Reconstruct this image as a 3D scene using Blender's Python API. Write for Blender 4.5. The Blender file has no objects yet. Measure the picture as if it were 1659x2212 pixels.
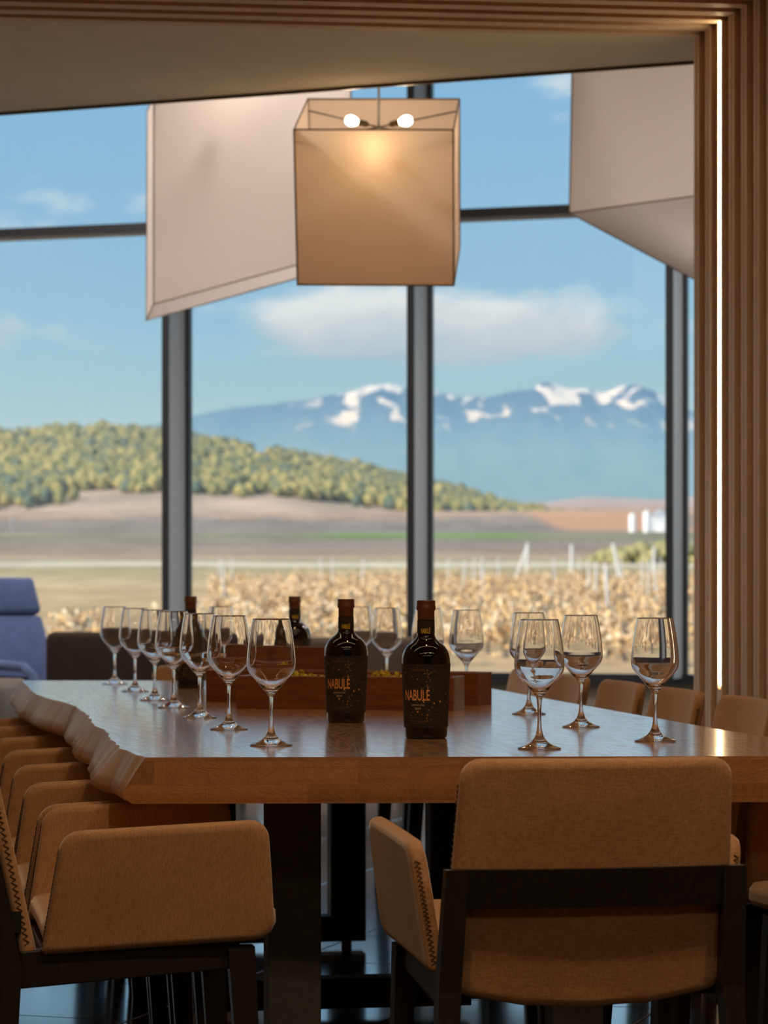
import bpy, bmesh, math, random
from mathutils import Vector, Matrix, noise
R = math.radians
scene = bpy.context.scene
COL = scene.collection
random.seed(7)

# ------------------------------------------------------------------ camera
EYE = 1.068
cam_d = bpy.data.cameras.new('camera')
cam = bpy.data.objects.new('camera', cam_d); COL.objects.link(cam)
cam.location = (0, 0, EYE); cam.rotation_euler = (R(90), 0, 0)
cam_d.sensor_fit = 'HORIZONTAL'; cam_d.sensor_width = 24.0
cam_d.lens = 24.0 * 6100 / 1659
cam_d.shift_y = (1270 - 1106) / 1659
cam_d.clip_start = 0.1; cam_d.clip_end = 30000
cam_d.dof.use_dof = True; cam_d.dof.focus_distance = 5.65; cam_d.dof.aperture_fstop = 6.8
scene.camera = cam

# ------------------------------------------------------------------ node helpers
def nt_new(name):
    m = bpy.data.materials.new(name); m.use_nodes = True
    t = m.node_tree; t.nodes.clear()
    return m, t
def N(t, typ, **kw):
    n = t.nodes.new(typ)
    for k, v in kw.items():
        if k in n.inputs: n.inputs[k].default_value = v
        else: setattr(n, k, v)
    return n
def L(t, a, b): t.links.new(a, b)
def math_n(t, op, a, b=None, clamp=False):
    n = t.nodes.new('ShaderNodeMath'); n.operation = op; n.use_clamp = clamp
    for i, x in enumerate((a, b)):
        if x is None: continue
        if hasattr(x, 'links'): L(t, x, n.inputs[i])
        else: n.inputs[i].default_value = x
    return n.outputs[0]
def ramp(t, fac, stops, interp='LINEAR'):
    n = t.nodes.new('ShaderNodeValToRGB'); n.color_ramp.interpolation = interp
    e = n.color_ramp.elements
    while len(e) < len(stops): e.new(0.5)
    for i, (p, c) in enumerate(stops):
        e[i].position = p; e[i].color = (*c, 1) if len(c) == 3 else c
    if fac is not None: L(t, fac, n.inputs[0])
    return n.outputs[0]
def mixc(t, fac, a, b, mode='MIX'):
    n = t.nodes.new('ShaderNodeMix'); n.data_type = 'RGBA'; n.blend_type = mode
    for s, x in ((n.inputs[0], fac), (n.inputs[6], a), (n.inputs[7], b)):
        if hasattr(x, 'links'): L(t, x, s)
        else: s.default_value = x if not isinstance(x, tuple) or len(x) == 4 else (*x, 1)
    return n.outputs[2]

# ------------------------------------------------------------------ sky
SKYX = 2.5
world = bpy.data.worlds.new('sky'); scene.world = world; world.use_nodes = True
t = world.node_tree; t.nodes.clear()
tc = N(t, 'ShaderNodeTexCoord')
sep = N(t, 'ShaderNodeSeparateXYZ'); L(t, tc.outputs['Generated'], sep.inputs[0])
z = sep.outputs[2]
base = ramp(t, z, [(0.0, (.46, .66, .75)), (0.06, (.37, .62, .76)), (0.115, (.27, .53, .76)), (0.19, (.21, .48, .77)), (0.5, (.16, .36, .70)), (1.0, (.10, .26, .60))])
def dir_noise(scale, loc, detail, rough):
    mp = N(t, 'ShaderNodeMapping'); L(t, tc.outputs['Generated'], mp.inputs[0])
    mp.inputs['Scale'].default_value = scale; mp.inputs['Location'].default_value = loc
    nz = N(t, 'ShaderNodeTexNoise', Scale=1.0, Detail=detail, Roughness=rough); L(t, mp.outputs[0], nz.inputs['Vector'])
    return nz.outputs['Fac']
def gauss(c, w):
    d = math_n(t, 'DIVIDE', math_n(t, 'SUBTRACT', z, c), w)
    return math_n(t, 'POWER', 2.718, math_n(t, 'MULTIPLY', math_n(t, 'MULTIPLY', d, d), -1.0))
lump = dir_noise((26, 26, 60), (1.3, .4, .2), 6.0, .6)
field = dir_noise((8, 8, 10), (SKYX, 0.3, 1.1), 2.0, .4)
bank = math_n(t, 'MULTIPLY', gauss(0.091, 0.0135), math_n(t, 'MULTIPLY', math_n(t, 'SUBTRACT', field, .40), 2.6, True))
wisp = math_n(t, 'MULTIPLY', gauss(0.165, 0.05), math_n(t, 'MULTIPLY', math_n(t, 'SUBTRACT', dir_noise((9, 9, 16), (4.2, .1, .6), 3.0, .5), .47), 2.0, True))
dens = math_n(t, 'ADD', math_n(t, 'MULTIPLY', math_n(t, 'SUBTRACT', lump, .5), .8), math_n(t, 'ADD', bank, wisp))
cmask = ramp(t, dens, [(0.20, (0, 0, 0)), (0.44, (1, 1, 1))])
lowshade = ramp(t, math_n(t, 'DIVIDE', math_n(t, 'SUBTRACT', math_n(t, 'ADD', z, math_n(t, 'MULTIPLY', math_n(t, 'SUBTRACT', lump, .5), .03)), 0.078), 0.028), [(0.0, (.44, .55, .64)), (0.4, (.60, .67, .71)), (0.8, (.86, .89, .89))])
skyc = mixc(t, math_n(t, 'MULTIPLY', cmask, 0.97), base, lowshade)
bg = N(t, 'ShaderNodeBackground', Strength=1.0); L(t, skyc, bg.inputs[0])
wo = N(t, 'ShaderNodeOutputWorld'); L(t, bg.outputs[0], wo.inputs[0])

# ------------------------------------------------------------------ sun
sd = bpy.data.lights.new('sun', 'SUN'); sd.energy = 6.2; sd.angle = R(0.6); sd.color = (1.0, 0.90, 0.77)
so = bpy.data.objects.new('sun', sd); COL.objects.link(so)
so.rotation_euler = (R(58), 0, R(-52))      # low sun from behind the building, on the left

# ------------------------------------------------------------------ exposure
vs = scene.view_settings
scene.display_settings.display_device = 'sRGB'
vs.view_transform = 'Standard'; vs.look = 'None'; vs.gamma = 1.0; vs.use_curve_mapping = False
vs.exposure = 0.0
cy = scene.cycles
cy.max_bounces = 28; cy.transmission_bounces = 26; cy.glossy_bounces = 6; cy.diffuse_bounces = 4
cy.transparent_max_bounces = 24; cy.use_denoising = True
cy.caustics_reflective = False; cy.caustics_refractive = True; cy.blur_glossy = 1.0
cy.sample_clamp_indirect = 6.0

# ------------------------------------------------------------------ materials
def principled(name, color, rough=0.6, metal=0.0, **kw):
    m, t = nt_new(name)
    b = N(t, 'ShaderNodeBsdfPrincipled'); o = N(t, 'ShaderNodeOutputMaterial')
    L(t, b.outputs[0], o.inputs[0])
    b.inputs['Base Color'].default_value = (*color, 1); b.inputs['Roughness'].default_value = rough
    b.inputs['Metallic'].default_value = metal
    for k, v in kw.items(): b.inputs[k].default_value = v
    return m, t, b
def bump(t, b, h, strength=0.2, dist=0.01):
    n = N(t, 'ShaderNodeBump', Strength=strength, Distance=dist); L(t, h, n.inputs['Height']); L(t, n.outputs[0], b.inputs['Normal'])
def speckle(name, c1, c2, scale, rough, bstr=0.1, bdist=0.003, metal=0.0, stretch=(1, 1, 1), **kw):
    m, t, b = principled(name, c1, rough, metal, **kw)
    c = N(t, 'ShaderNodeTexCoord'); mpn = N(t, 'ShaderNodeMapping'); L(t, c.outputs['Object'], mpn.inputs[0]); mpn.inputs['Scale'].default_value = stretch
    n = N(t, 'ShaderNodeTexNoise', Scale=scale, Detail=5.0); L(t, mpn.outputs[0], n.inputs['Vector'])
    L(t, ramp(t, n.outputs['Fac'], [(0.3, c1), (0.7, c2)]), b.inputs['Base Color'])
    if bstr: bump(t, b, n.outputs['Fac'], bstr, bdist)
    return m

def oak(name, axis, c1, c2, c3, rough, ringscale=14, glue=False, coat=0.0, bmp=.22):
    m, t, b = principled(name, c1, rough, **{'Coat Weight': coat, 'Coat Roughness': 0.13, 'Coat IOR': 1.5 if not coat else 1.95})
    c = N(t, 'ShaderNodeTexCoord'); mpn = N(t, 'ShaderNodeMapping'); L(t, c.outputs['Object'], mpn.inputs[0])
    s = [ringscale * 0.42] * 3; s[axis] = ringscale * 0.05
    mpn.inputs['Scale'].default_value = s
    n = N(t, 'ShaderNodeTexNoise', Scale=1.0, Detail=3.0, Distortion=0.6); L(t, mpn.outputs[0], n.inputs['Vector'])
    w = math_n(t, 'SINE', math_n(t, 'MULTIPLY', n.outputs['Fac'], 130.0))
    w = math_n(t, 'ADD', math_n(t, 'MULTIPLY', w, 0.5), 0.5)
    s2 = [60.0] * 3; s2[axis] = 3.0
    mp2 = N(t, 'ShaderNodeMapping'); L(t, c.outputs['Object'], mp2.inputs[0]); mp2.inputs['Scale'].default_value = s2
    n2 = N(t, 'ShaderNodeTexNoise', Scale=1.0, Detail=4.0); L(t, mp2.outputs[0], n2.inputs['Vector'])
    col = mixc(t, math_n(t, 'MULTIPLY', w, 0.45), c1, c2)
    col = mixc(t, ramp(t, n2.outputs['Fac'], [(0.35, (0, 0, 0)), (0.75, (.6, .6, .6))]), col, c3)
    if glue:
        sx = N(t, 'ShaderNodeSeparateXYZ'); L(t, c.outputs['Object'], sx.inputs[0])
        cmb = N(t, 'ShaderNodeCombineXYZ'); L(t, sx.outputs[0], cmb.inputs[0]); L(t, sx.outputs[2], cmb.inputs[1])
        br = N(t, 'ShaderNodeTexBrick', Scale=1.0); L(t, cmb.outputs[0], br.inputs['Vector'])
        br.inputs['Color1'].default_value = (.72, .72, .72, 1); br.inputs['Color2'].default_value = (1.15, 1.1, 1.05, 1); br.inputs['Mortar'].default_value = (.8, .8, .8, 1)
        br.inputs['Mortar Size'].default_value = 0.0006; br.inputs['Brick Width'].default_value = 0.19; br.inputs['Row Height'].default_value = 0.0437
        col = mixc(t, 1.0, col, br.outputs['Color'], 'MULTIPLY')
    L(t, col, b.inputs['Base Color'])
    if coat: L(t, ramp(t, math_n(t, 'ADD', math_n(t, 'MULTIPLY', w, .6), math_n(t, 'MULTIPLY', n2.outputs['Fac'], .4)), [(.2, (.55, .55, .55)), (.7, (1, 1, 1))]), b.inputs['Coat Weight'])
    bump(t, b, math_n(t, 'ADD', w, n2.outputs['Fac']), bmp, 0.0012)
    return m

def fabric(name, c1, c2, scale=420, sheen=0.35, rough=0.95):
    m, t, b = principled(name, c1, rough)
    b.inputs['Sheen Weight'].default_value = sheen; b.inputs['Sheen Roughness'].default_value = 0.4
    b.inputs['Specular IOR Level'].default_value = 0.15
    c = N(t, 'ShaderNodeTexCoord')
    outs = []
    for st in ((1, 1, .12), (.12, 1, 1)):
        mpn = N(t, 'ShaderNodeMapping'); L(t, c.outputs['Object'], mpn.inputs[0]); mpn.inputs['Scale'].default_value = st
        n = N(t, 'ShaderNodeTexNoise', Scale=scale, Detail=2.0); L(t, mpn.outputs[0], n.inputs['Vector']); outs.append(n.outputs['Fac'])
    f = math_n(t, 'MULTIPLY', math_n(t, 'ADD', outs[0], outs[1]), 0.5)
    big = N(t, 'ShaderNodeTexNoise', Scale=9.0, Detail=3.0); L(t, c.outputs['Object'], big.inputs['Vector'])
    col = ramp(t, f, [(0.36, c1), (0.62, c2)])
    col = mixc(t, 0.5, col, ramp(t, big.outputs['Fac'], [(0.3, (.75, .75, .75)), (0.7, (1.1, 1.1, 1.1))]), 'MULTIPLY')
    L(t, col, b.inputs['Base Color'])
    bump(t, b, f, 0.35, 0.0012)
    return m

def emit(name, color, strength):
    m, t = nt_new(name); e = N(t, 'ShaderNodeEmission', Strength=strength); e.inputs[0].default_value = (*color, 1)
    o = N(t, 'ShaderNodeOutputMaterial'); L(t, e.outputs[0], o.inputs[0]); return m

def glass_solid(name, color=(1, 1, 1), ior=1.5, rough=0.0):
    m, t = nt_new(name); g = N(t, 'ShaderNodeBsdfGlass', IOR=ior, Roughness=rough); g.inputs[0].default_value = (*color, 1)
    o = N(t, 'ShaderNodeOutputMaterial'); L(t, g.outputs[0], o.inputs[0]); return m

def pane_glass(name):
    m, t = nt_new(name)
    tr = N(t, 'ShaderNodeBsdfTransparent'); tr.inputs[0].default_value = (.97, .985, .98, 1)
    gl = N(t, 'ShaderNodeBsdfGlossy', Roughness=0.0); fr = N(t, 'ShaderNodeFresnel', IOR=1.35)
    mx = N(t, 'ShaderNodeMixShader'); L(t, fr.outputs[0], mx.inputs[0]); L(t, tr.outputs[0], mx.inputs[1]); L(t, gl.outputs[0], mx.inputs[2])
    o = N(t, 'ShaderNodeOutputMaterial'); L(t, mx.outputs[0], o.inputs[0]); return m

def shade_cloth(name, color, trans=0.5):
    m, t = nt_new(name)
    d = N(t, 'ShaderNodeBsdfDiffuse'); d.inputs[0].default_value = (*color, 1)
    tr = N(t, 'ShaderNodeBsdfTranslucent'); tr.inputs[0].default_value = (*color, 1)
    c = N(t, 'ShaderNodeTexCoord'); n = N(t, 'ShaderNodeTexNoise', Scale=500.0, Detail=2.0); L(t, c.outputs['Object'], n.inputs['Vector'])
    bp = N(t, 'ShaderNodeBump', Strength=0.1, Distance=0.001); L(t, n.outputs['Fac'], bp.inputs['Height']); L(t, bp.outputs[0], d.inputs['Normal'])
    mx = N(t, 'ShaderNodeMixShader'); mx.inputs[0].default_value = trans; L(t, d.outputs[0], mx.inputs[1]); L(t, tr.outputs[0], mx.inputs[2])
    o = N(t, 'ShaderNodeOutputMaterial'); L(t, mx.outputs[0], o.inputs[0]); return m

M = {}
M['oak_top'] = oak('oak_top', 1, (.50, .29, .165), (.39, .21, .11), (.56, .37, .23), 0.18, coat=1.0, bmp=.085)
M['oak_end'] = oak('oak_end_grain', 1, (.42, .20, .085), (.30, .13, .05), (.48, .25, .11), 0.5, 22, glue=True)
M['oak_live'] = oak('oak_live_edge', 2, (.52, .38, .27), (.42, .29, .19), (.58, .45, .33), 0.5, 8)
M['steel'] = speckle('dark_steel', (.055, .062, .064), (.075, .082, .083), 60, 0.55, 0.08, 0.001)
M['chair_fabric'] = fabric('tan_wool_fabric', (.40, .22, .115), (.55, .335, .185), sheen=.7)
M['thread'] = principled('dark_thread', (.10, .06, .03), 0.8)[0]
M['chair_wood'] = speckle('black_stained_wood', (.012, .010, .009), (.026, .022, .019), 30, 0.42, 0.08, 0.001, stretch=(6, 6, .6))
M['tag'] = principled('black_cloth_tag', (.01, .01, .01), 0.8)[0]
M['glass'] = glass_solid('clear_glass')
M['bottle'] = principled('black_bottle_glass', (.004, .004, .005), 0.04, 0.0, **{'Coat Weight': 0.4, 'Coat Roughness': 0.02})[0]
M['capsule'] = speckle('brown_foil_capsule', (.16, .065, .03), (.20, .085, .04), 40, 0.42, 0.05, 0.0005, metal=0.35)
M['label'] = speckle('charcoal_label_paper', (.018, .016, .015), (.030, .027, .025), 90, 0.72, 0.1, 0.0004)
M['copper'] = principled('copper_foil', (1.0, .50, .15), 0.36, 0.15)[0]
M['dimcopper'] = principled('dull_copper_print', (.22, .12, .07), 0.5, 0.4)[0]
M['pale_print'] = principled('pale_print', (.62, .52, .42), 0.6)[0]
M['yellow_print'] = principled('yellow_print', (.95, .68, .05), 0.5)[0]
M['crate'] = speckle('dark_stained_pine', (.15, .048, .018), (.27, .095, .036), 12, 0.42, 0.15, 0.002, stretch=(.5, 6, 6))
M['moss'] = speckle('yellow_moss', (.42, .32, .02), (.72, .58, .06), 60, 0.95, 0.5, 0.004)
M['wall_wood'] = speckle('warm_oak_panelling', (.36, .18, .08), (.45, .235, .115), 7, 0.55, 0.08, 0.001, stretch=(6, 6, .5))
M['batten'] = speckle('oak_batten_lit_edges', (.72, .53, .38), (.80, .61, .46), 9, 0.5, 0.06, 0.001, stretch=(6, 6, .5))  # paler than the panels: light caught on batten edges, painted into the colour
M['plaster'] = speckle('cream_plaster', (.76, .69, .56), (.82, .75, .62), 5, 0.9, 0.05, 0.002)
M['room_paint'] = speckle('grey_brown_paint', (.24, .20, .17), (.28, .24, .20), 4, 0.85, 0.05, 0.002)
M['mullion'] = speckle('grey_anodised_metal', (.58, .59, .61), (.64, .65, .67), 30, 0.5, 0.03, 0.0005)
M['gasket'] = principled('black_window_profile', (.018, .02, .026), 0.45)[0]
M['pane'] = pane_glass('window_glass')
M['tile'] = speckle('slate_grey_tile', (.10, .10, .10), (.16, .157, .15), 3.5, 0.20, 0.05, 0.002, **{'Coat Weight': 1.0, 'Coat Roughness': 0.12, 'Coat IOR': 1.9})
M['grout'] = principled('dark_grout', (.03, .03, .03), 0.9)[0]
M['cloth_warm'] = shade_cloth('lamp_shade_cloth', (.86, .68, .53), 0.52)
M['cloth_pale'] = shade_cloth('pale_shade_cloth', (.74, .665, .635), 0.45)
M['trim_cloth'] = principled('brown_shade_binding', (.16, .10, .06), 0.8)[0]
M['metal_dark'] = principled('bronze_metal', (.12, .09, .06), 0.4, 0.8)[0]
M['cable'] = principled('grey_cable', (.18, .18, .19), 0.6)[0]
M['bulb'] = emit('lit_bulb', (1.0, .72, .42), 60.0)
M['bulb_soft'] = emit('dim_lit_bulb', (1.0, .76, .56), 30.0)
M['bulb_strong'] = emit('strong_lit_bulb', (1.0, .64, .28), 40.0)
M['led'] = emit('warm_led_strip', (1.0, .76, .42), 20.0)
M['blue_fabric'] = fabric('blue_upholstery', (.075, .105, .23), (.11, .15, .31), 300, 0.25)
M['blue_shell'] = fabric('dark_blue_shell', (.03, .035, .07), (.05, .055, .10), 300, 0.2)
M['sofa_dark'] = fabric('dark_brown_upholstery', (.028, .021, .017), (.045, .034, .027), 260, 0.05)
M['sofa_brown'] = fabric('brown_upholstery', (.075, .052, .040), (.11, .078, .060), 260, 0.12)
M['bench'] = fabric('taupe_upholstery', (.11, .085, .070), (.16, .13, .105), 260, 0.3)

# ------------------------------------------------------------------ mesh helpers
def link(o): COL.objects.link(o); return o
def tag(o, label=None, cat=None, group=None, kind=None):
    for k, v in (('label', label), ('category', cat), ('group', group), ('kind', kind)):
        if v: o[k] = v
    return o
def empty(name, loc=(0, 0, 0), rz=0.0, **kw):
    o = bpy.data.objects.new(name, None); link(o); o.location = loc; o.rotation_euler = (0, 0, rz); o.empty_display_size = 0.05
    return tag(o, **kw)
def put(name, me, mat=None, parent=None, loc=None, rot=None, **kw):
    o = bpy.data.objects.new(name, me); link(o)
    if mat and not me.materials: me.materials.append(mat)
    if parent: o.parent = parent
    if loc: o.location = loc
    if rot: o.rotation_euler = rot
    return tag(o, **kw)
def bm_mesh(bm, name, smooth=False, angle=None):
    bmesh.ops.recalc_face_normals(bm, faces=bm.faces)
    me = bpy.data.meshes.new(name); bm.to_mesh(me); bm.free()
    if smooth:
        for p in me.polygons: p.use_smooth = True
        if angle is not None: me.set_sharp_from_angle(angle=R(angle))
    return me
def add_box(bm, lo, hi, mat4=None, bevel=0.0):
    g = bmesh.ops.create_cube(bm, size=1.0)
    vs_ = g['verts']
    for v in vs_:
        v.co = Vector(((lo[0] + hi[0]) / 2 + v.co.x * (hi[0] - lo[0]), (lo[1] + hi[1]) / 2 + v.co.y * (hi[1] - lo[1]), (lo[2] + hi[2]) / 2 + v.co.z * (hi[2] - lo[2])))
    if bevel:
        es = list({e for v in vs_ for e in v.link_edges})
        r = bmesh.ops.bevel(bm, geom=es, offset=bevel, segments=2, profile=0.5, affect='EDGES')
        vs_ = list({v for f in r['faces'] for v in f.verts} | {v for v in vs_ if v.is_valid})
    if mat4 is not None:
        for v in vs_: v.co = mat4 @ v.co
def box_mesh(lo, hi, bevel=0.0, name='box', mat4=None):
    bm = bmesh.new(); add_box(bm, lo, hi, mat4, bevel); return bm_mesh(bm, name)
def add_tube(bm, pts, rad, seg=8, cap=True):
    rings = []
    n = len(pts); pts = [Vector(p) for p in pts]
    for i, p in enumerate(pts):
        d = (pts[min(i + 1, n - 1)] - pts[max(i - 1, 0)]).normalized()
        a = d.cross(Vector((0, 0, 1)))
        if a.length < 1e-3: a = d.cross(Vector((0, 1, 0)))
        a.normalize(); b = d.cross(a)
        r = rad[i] if isinstance(rad, (list, tuple)) else rad
        rings.append([bm.verts.new(p + a * r * math.cos(2 * math.pi * k / seg) + b * r * math.sin(2 * math.pi * k / seg)) for k in range(seg)])
    for i in range(n - 1):
        for k in range(seg):
            bm.faces.new((rings[i][k], rings[i][(k + 1) % seg], rings[i + 1][(k + 1) % seg], rings[i + 1][k]))
    if cap:
        bm.faces.new(rings[0][::-1]); bm.faces.new(rings[-1])
def tube_mesh(pts, rad, seg=8, name='tube'):
    bm = bmesh.new(); add_tube(bm, pts, rad, seg); return bm_mesh(bm, name, True, 40)
def smooth_profile(pts, sub=4):
    out = []
    n = len(pts)
    for i in range(n - 1):
        p0, p1, p2, p3 = pts[max(i - 1, 0)], pts[i], pts[i + 1], pts[min(i + 2, n - 1)]
        for s in range(sub):
            u = s / sub
            out.append(tuple(0.5 * ((2 * p1[k]) + (-p0[k] + p2[k]) * u + (2 * p0[k] - 5 * p1[k] + 4 * p2[k] - p3[k]) * u * u + (-p0[k] + 3 * p1[k] - 3 * p2[k] + p3[k]) * u ** 3) for k in (0, 1)))
    out.append(pts[-1]); return out
def lathe_mesh(prof, seg=48, name='lathe', angle=50, flip=False):
    """prof: (radius, z) points; radius 0 closes the surface."""
    bm = bmesh.new(); rings = []
    for r, zz in prof:
        r = max(r, 0)
        if r < 1e-6: rings.append([bm.verts.new((0, 0, zz))])
        else: rings.append([bm.verts.new((r * math.cos(2 * math.pi * k / seg), r * math.sin(2 * math.pi * k / seg), zz)) for k in range(seg)])
    for a, b in zip(rings, rings[1:]):
        for k in range(seg):
            j = (k + 1) % seg
            if len(a) == 1 and len(b) == 1: continue
            if len(a) == 1: bm.faces.new((a[0], b[j], b[k]))
            elif len(b) == 1: bm.faces.new((a[k], a[j], b[0]))
            else: bm.faces.new((a[k], a[j], b[j], b[k]))
    me = bpy.data.meshes.new(name)
    if flip: bmesh.ops.reverse_faces(bm, faces=bm.faces)
    bm.to_mesh(me); bm.free()
    for p in me.polygons: p.use_smooth = True
    if angle: me.set_sharp_from_angle(angle=R(angle))
    return me
def prism_mesh(poly, z0, z1, name='prism'):
    bm = bmesh.new()
    a = [bm.verts.new((x, y, z0)) for x, y in poly]; b = [bm.verts.new((x, y, z1)) for x, y in poly]
    bm.faces.new(a[::-1]); bm.faces.new(b)
    n = len(poly)
    for i in range(n): bm.faces.new((a[i], a[(i + 1) % n], b[(i + 1) % n], b[i]))
    return bm_mesh(bm, name)
def dup(root, loc=None, rz=None, **kw):
    r = root.copy(); link(r)
    if loc is not None: r.location = loc
    if rz is not None: r.rotation_euler = (0, 0, rz)
    for ch in list(root.children):
        c = ch.copy(); link(c); c.parent = r
        for g in list(ch.children):
            d = g.copy(); link(d); d.parent = c
    return tag(r, **kw)

TH = R(10); CT, ST = math.cos(TH), math.sin(TH)
def T(v, u, zz=0.0): return (v * CT - u * ST, v * ST + u * CT, zz)     # table frame: v across, u away from the camera

# ================================================================== SETTING
PL = Vector((-2.95, 9.395)); PR = Vector((1.096, 9.90))              # portal line, left and right jamb
EV = (PR - PL).normalized(); AX = Vector((-math.sin(R(11)), math.cos(R(11))))   # portal direction, tunnel axis
CEIL = 3.005; HALL = 4.6
WD = Vector((0.9517, -0.3070)); WN = Vector((0.3070, 0.9517))        # window line and outward normal
W0 = Vector((-2.52, 18.5))
def W(s, off=0.0): p = W0 + WD * s + WN * off; return p
# floor: a base slab plus the tiles laid on it
fl = put('floor', prism_mesh([(-7.5, -4), (6.5, -4), (6.5, 16.4), (-7.5, 20.9)], -0.2, -0.006), M['grout'], kind='structure')
tme = box_mesh((-.2975, -.2975, -.012), (.2975, .2975, 0.0), 0.002); tme.materials.append(M['tile'])
fr = R(-17.9)
for i in range(-9, 8):
    for j in range(-16, 12):
        c = Vector((0.1, 10.2)) + Vector((math.cos(fr), math.sin(fr))) * (i * .6) + Vector((-math.sin(fr), math.cos(fr))) * (j * .6)
        d = c.y
        if d < 5.2 or d > 17.2 or abs(c.x) > 0.9 + d * .17: continue
        if (c - W(0)).dot(WN) > -0.45: continue
        put('tile', tme, None, fl, loc=(c.x, c.y, 0), rot=(0, 0, fr))
# dining room shell
def quad_wall(name, a, b, z0, z1, th, mat, **kw):
    a, b = Vector(a), Vector(b); n = Vector((-(b - a).y, (b - a).x)).normalized() * th
    return put(name, prism_mesh([tuple(a), tuple(b), tuple(b + n), tuple(a + n)], z0, z1), mat, kind='structure', **kw)
BR = PR - AX * 13.2; BL = PL - AX * 13.2
wr = quad_wall('wall_right', PR + Vector((.045, 0)), BR + Vector((.045, 0)), 0, CEIL, 0.25, M['wall_wood'])
wl = quad_wall('wall_left', BL, PL, 0, CEIL, 0.25, M['wall_wood'])
wb = quad_wall('wall_back', BR, BL, 0, CEIL, 0.25, M['room_paint'])
ce = put('ceiling', prism_mesh([tuple(PL), tuple(PR), tuple(BR + Vector((.3, 0))), tuple(BL - Vector((.3, 0)))], CEIL + .045, CEIL + .2), M['wall_wood'], kind='structure')
# panels and double battens run round the wall and the ceiling as frames
STEP = 0.131
Xl = (PR - PL).length
pan_w = bpy.data.meshes.new('w'); 
a11 = math.atan2(-AX.x, AX.y)
def wall_piece(w0, w1, d0, d1, z0, z1):     # w along the tunnel axis towards the camera, d out of the wall into the room
    return prism_mesh([tuple(-AX * w0 - EV * d0), tuple(-AX * w1 - EV * d0), tuple(-AX * w1 - EV * d1), tuple(-AX * w0 - EV * d1)], z0, z1)
def ceil_piece(w0, w1, d0, d1):             # hangs d below the ceiling plane
    return prism_mesh([tuple(-AX * w0 - EV * d0), tuple(-AX * w1 - EV * d0), tuple(-AX * w1 - EV * Xl), tuple(-AX * w0 - EV * Xl)], CEIL + .045 - d1, CEIL + .045 - 0.0)
m_pan = wall_piece(0.066, STEP - .005, -0.045, -0.008, 0, CEIL + .03); m_pan.materials.append(M['wall_wood'])
m_bat = wall_piece(0.0, 0.025, -0.045, 0.010, 0, CEIL + .005); m_bat.materials.append(M['batten'])
m_bat2 = wall_piece(0.034, 0.059, -0.045, 0.010, 0, CEIL + .005); m_bat2.materials.append(M['batten'])
m_cpan = ceil_piece(0.066, STEP - .005, -0.04, 0.037); m_cpan.materials.append(M['wall_wood'])
m_cbat = ceil_piece(0.0, 0.025, -0.04, 0.055); m_cbat.materials.append(M['batten'])
m_cbat2 = ceil_piece(0.034, 0.059, -0.04, 0.055); m_cbat2.materials.append(M['batten'])
NFR = 26
LEDF = 2
for k in range(NFR):
    o = PR - AX * (k * STEP); loc = (o.x, o.y, 0)
    put('panel', m_pan, None, wr, loc=loc); put('panel', m_cpan, None, ce, loc=loc)
    if k != LEDF:
        put('batten', m_bat, None, wr, loc=loc); put('batten', m_bat2, None, wr, loc=loc)
    else:
        mb = wall_piece(0.0, 0.016, -0.045, 0.010, 0, CEIL + .005); put('batten', mb, M['batten'], wr, loc=loc)
        mb = wall_piece(0.043, 0.059, -0.045, 0.010, 0, CEIL + .005); put('batten', mb, M['batten'], wr, loc=loc)
        mb = wall_piece(0.017, 0.042, -0.045, 0.010, 0, .725); put('batten', mb, M['batten'], wr, loc=loc)
    put('batten', m_cbat, None, ce, loc=loc); put('batten', m_cbat2, None, ce, loc=loc)
# LED light strips: one upright in the wall, cross strips in the ceiling grooves
o = PR - AX * (LEDF * STEP)
e = empty('light_strip', (o.x, o.y, 0), 0, label='long upright glowing light strip set in the panelled wall on the right', cat='light')
bm = bmesh.new()
c0 = -AX * 0.030 - EV * 0.003
add_tube(bm, [(c0.x, c0.y, 0.735), (c0.x, c0.y, 0.742), (c0.x, c0.y, 0.755), (c0.x, c0.y, CEIL - .015), (c0.x, c0.y, CEIL - .005)], [0.004, 0.0075, .0095, .0095, .006], 12)
put('diffuser', bm_mesh(bm, 'diffuser', True, 60), M['led'], e)
put('channel', wall_piece(0.0175, 0.0415, -0.045, -0.011, 0.73, CEIL - .002), M['metal_dark'], e)
for k in (16, 30, 46, 62):
    o = PR - AX * (k * STEP); x0, x1 = .06, Xl - .06
    a = -AX * 0.102 - EV * x0; b = -AX * 0.124 - EV * x0; c = -AX * 0.124 - EV * x1; d = -AX * 0.102 - EV * x1
    zz = 0.008
    ls = put('light_strip', prism_mesh([tuple(a), tuple(b), tuple(c), tuple(d)], zz - .003, zz + .002), M['led'], ce, loc=(o.x, o.y, CEIL))
    put('strip_channel', prism_mesh([tuple(a + AX * .004), tuple(b - AX * .004), tuple(c - AX * .004), tuple(d + AX * .004)], zz + .002, zz + .006), M['metal_dark'], ls)
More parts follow.
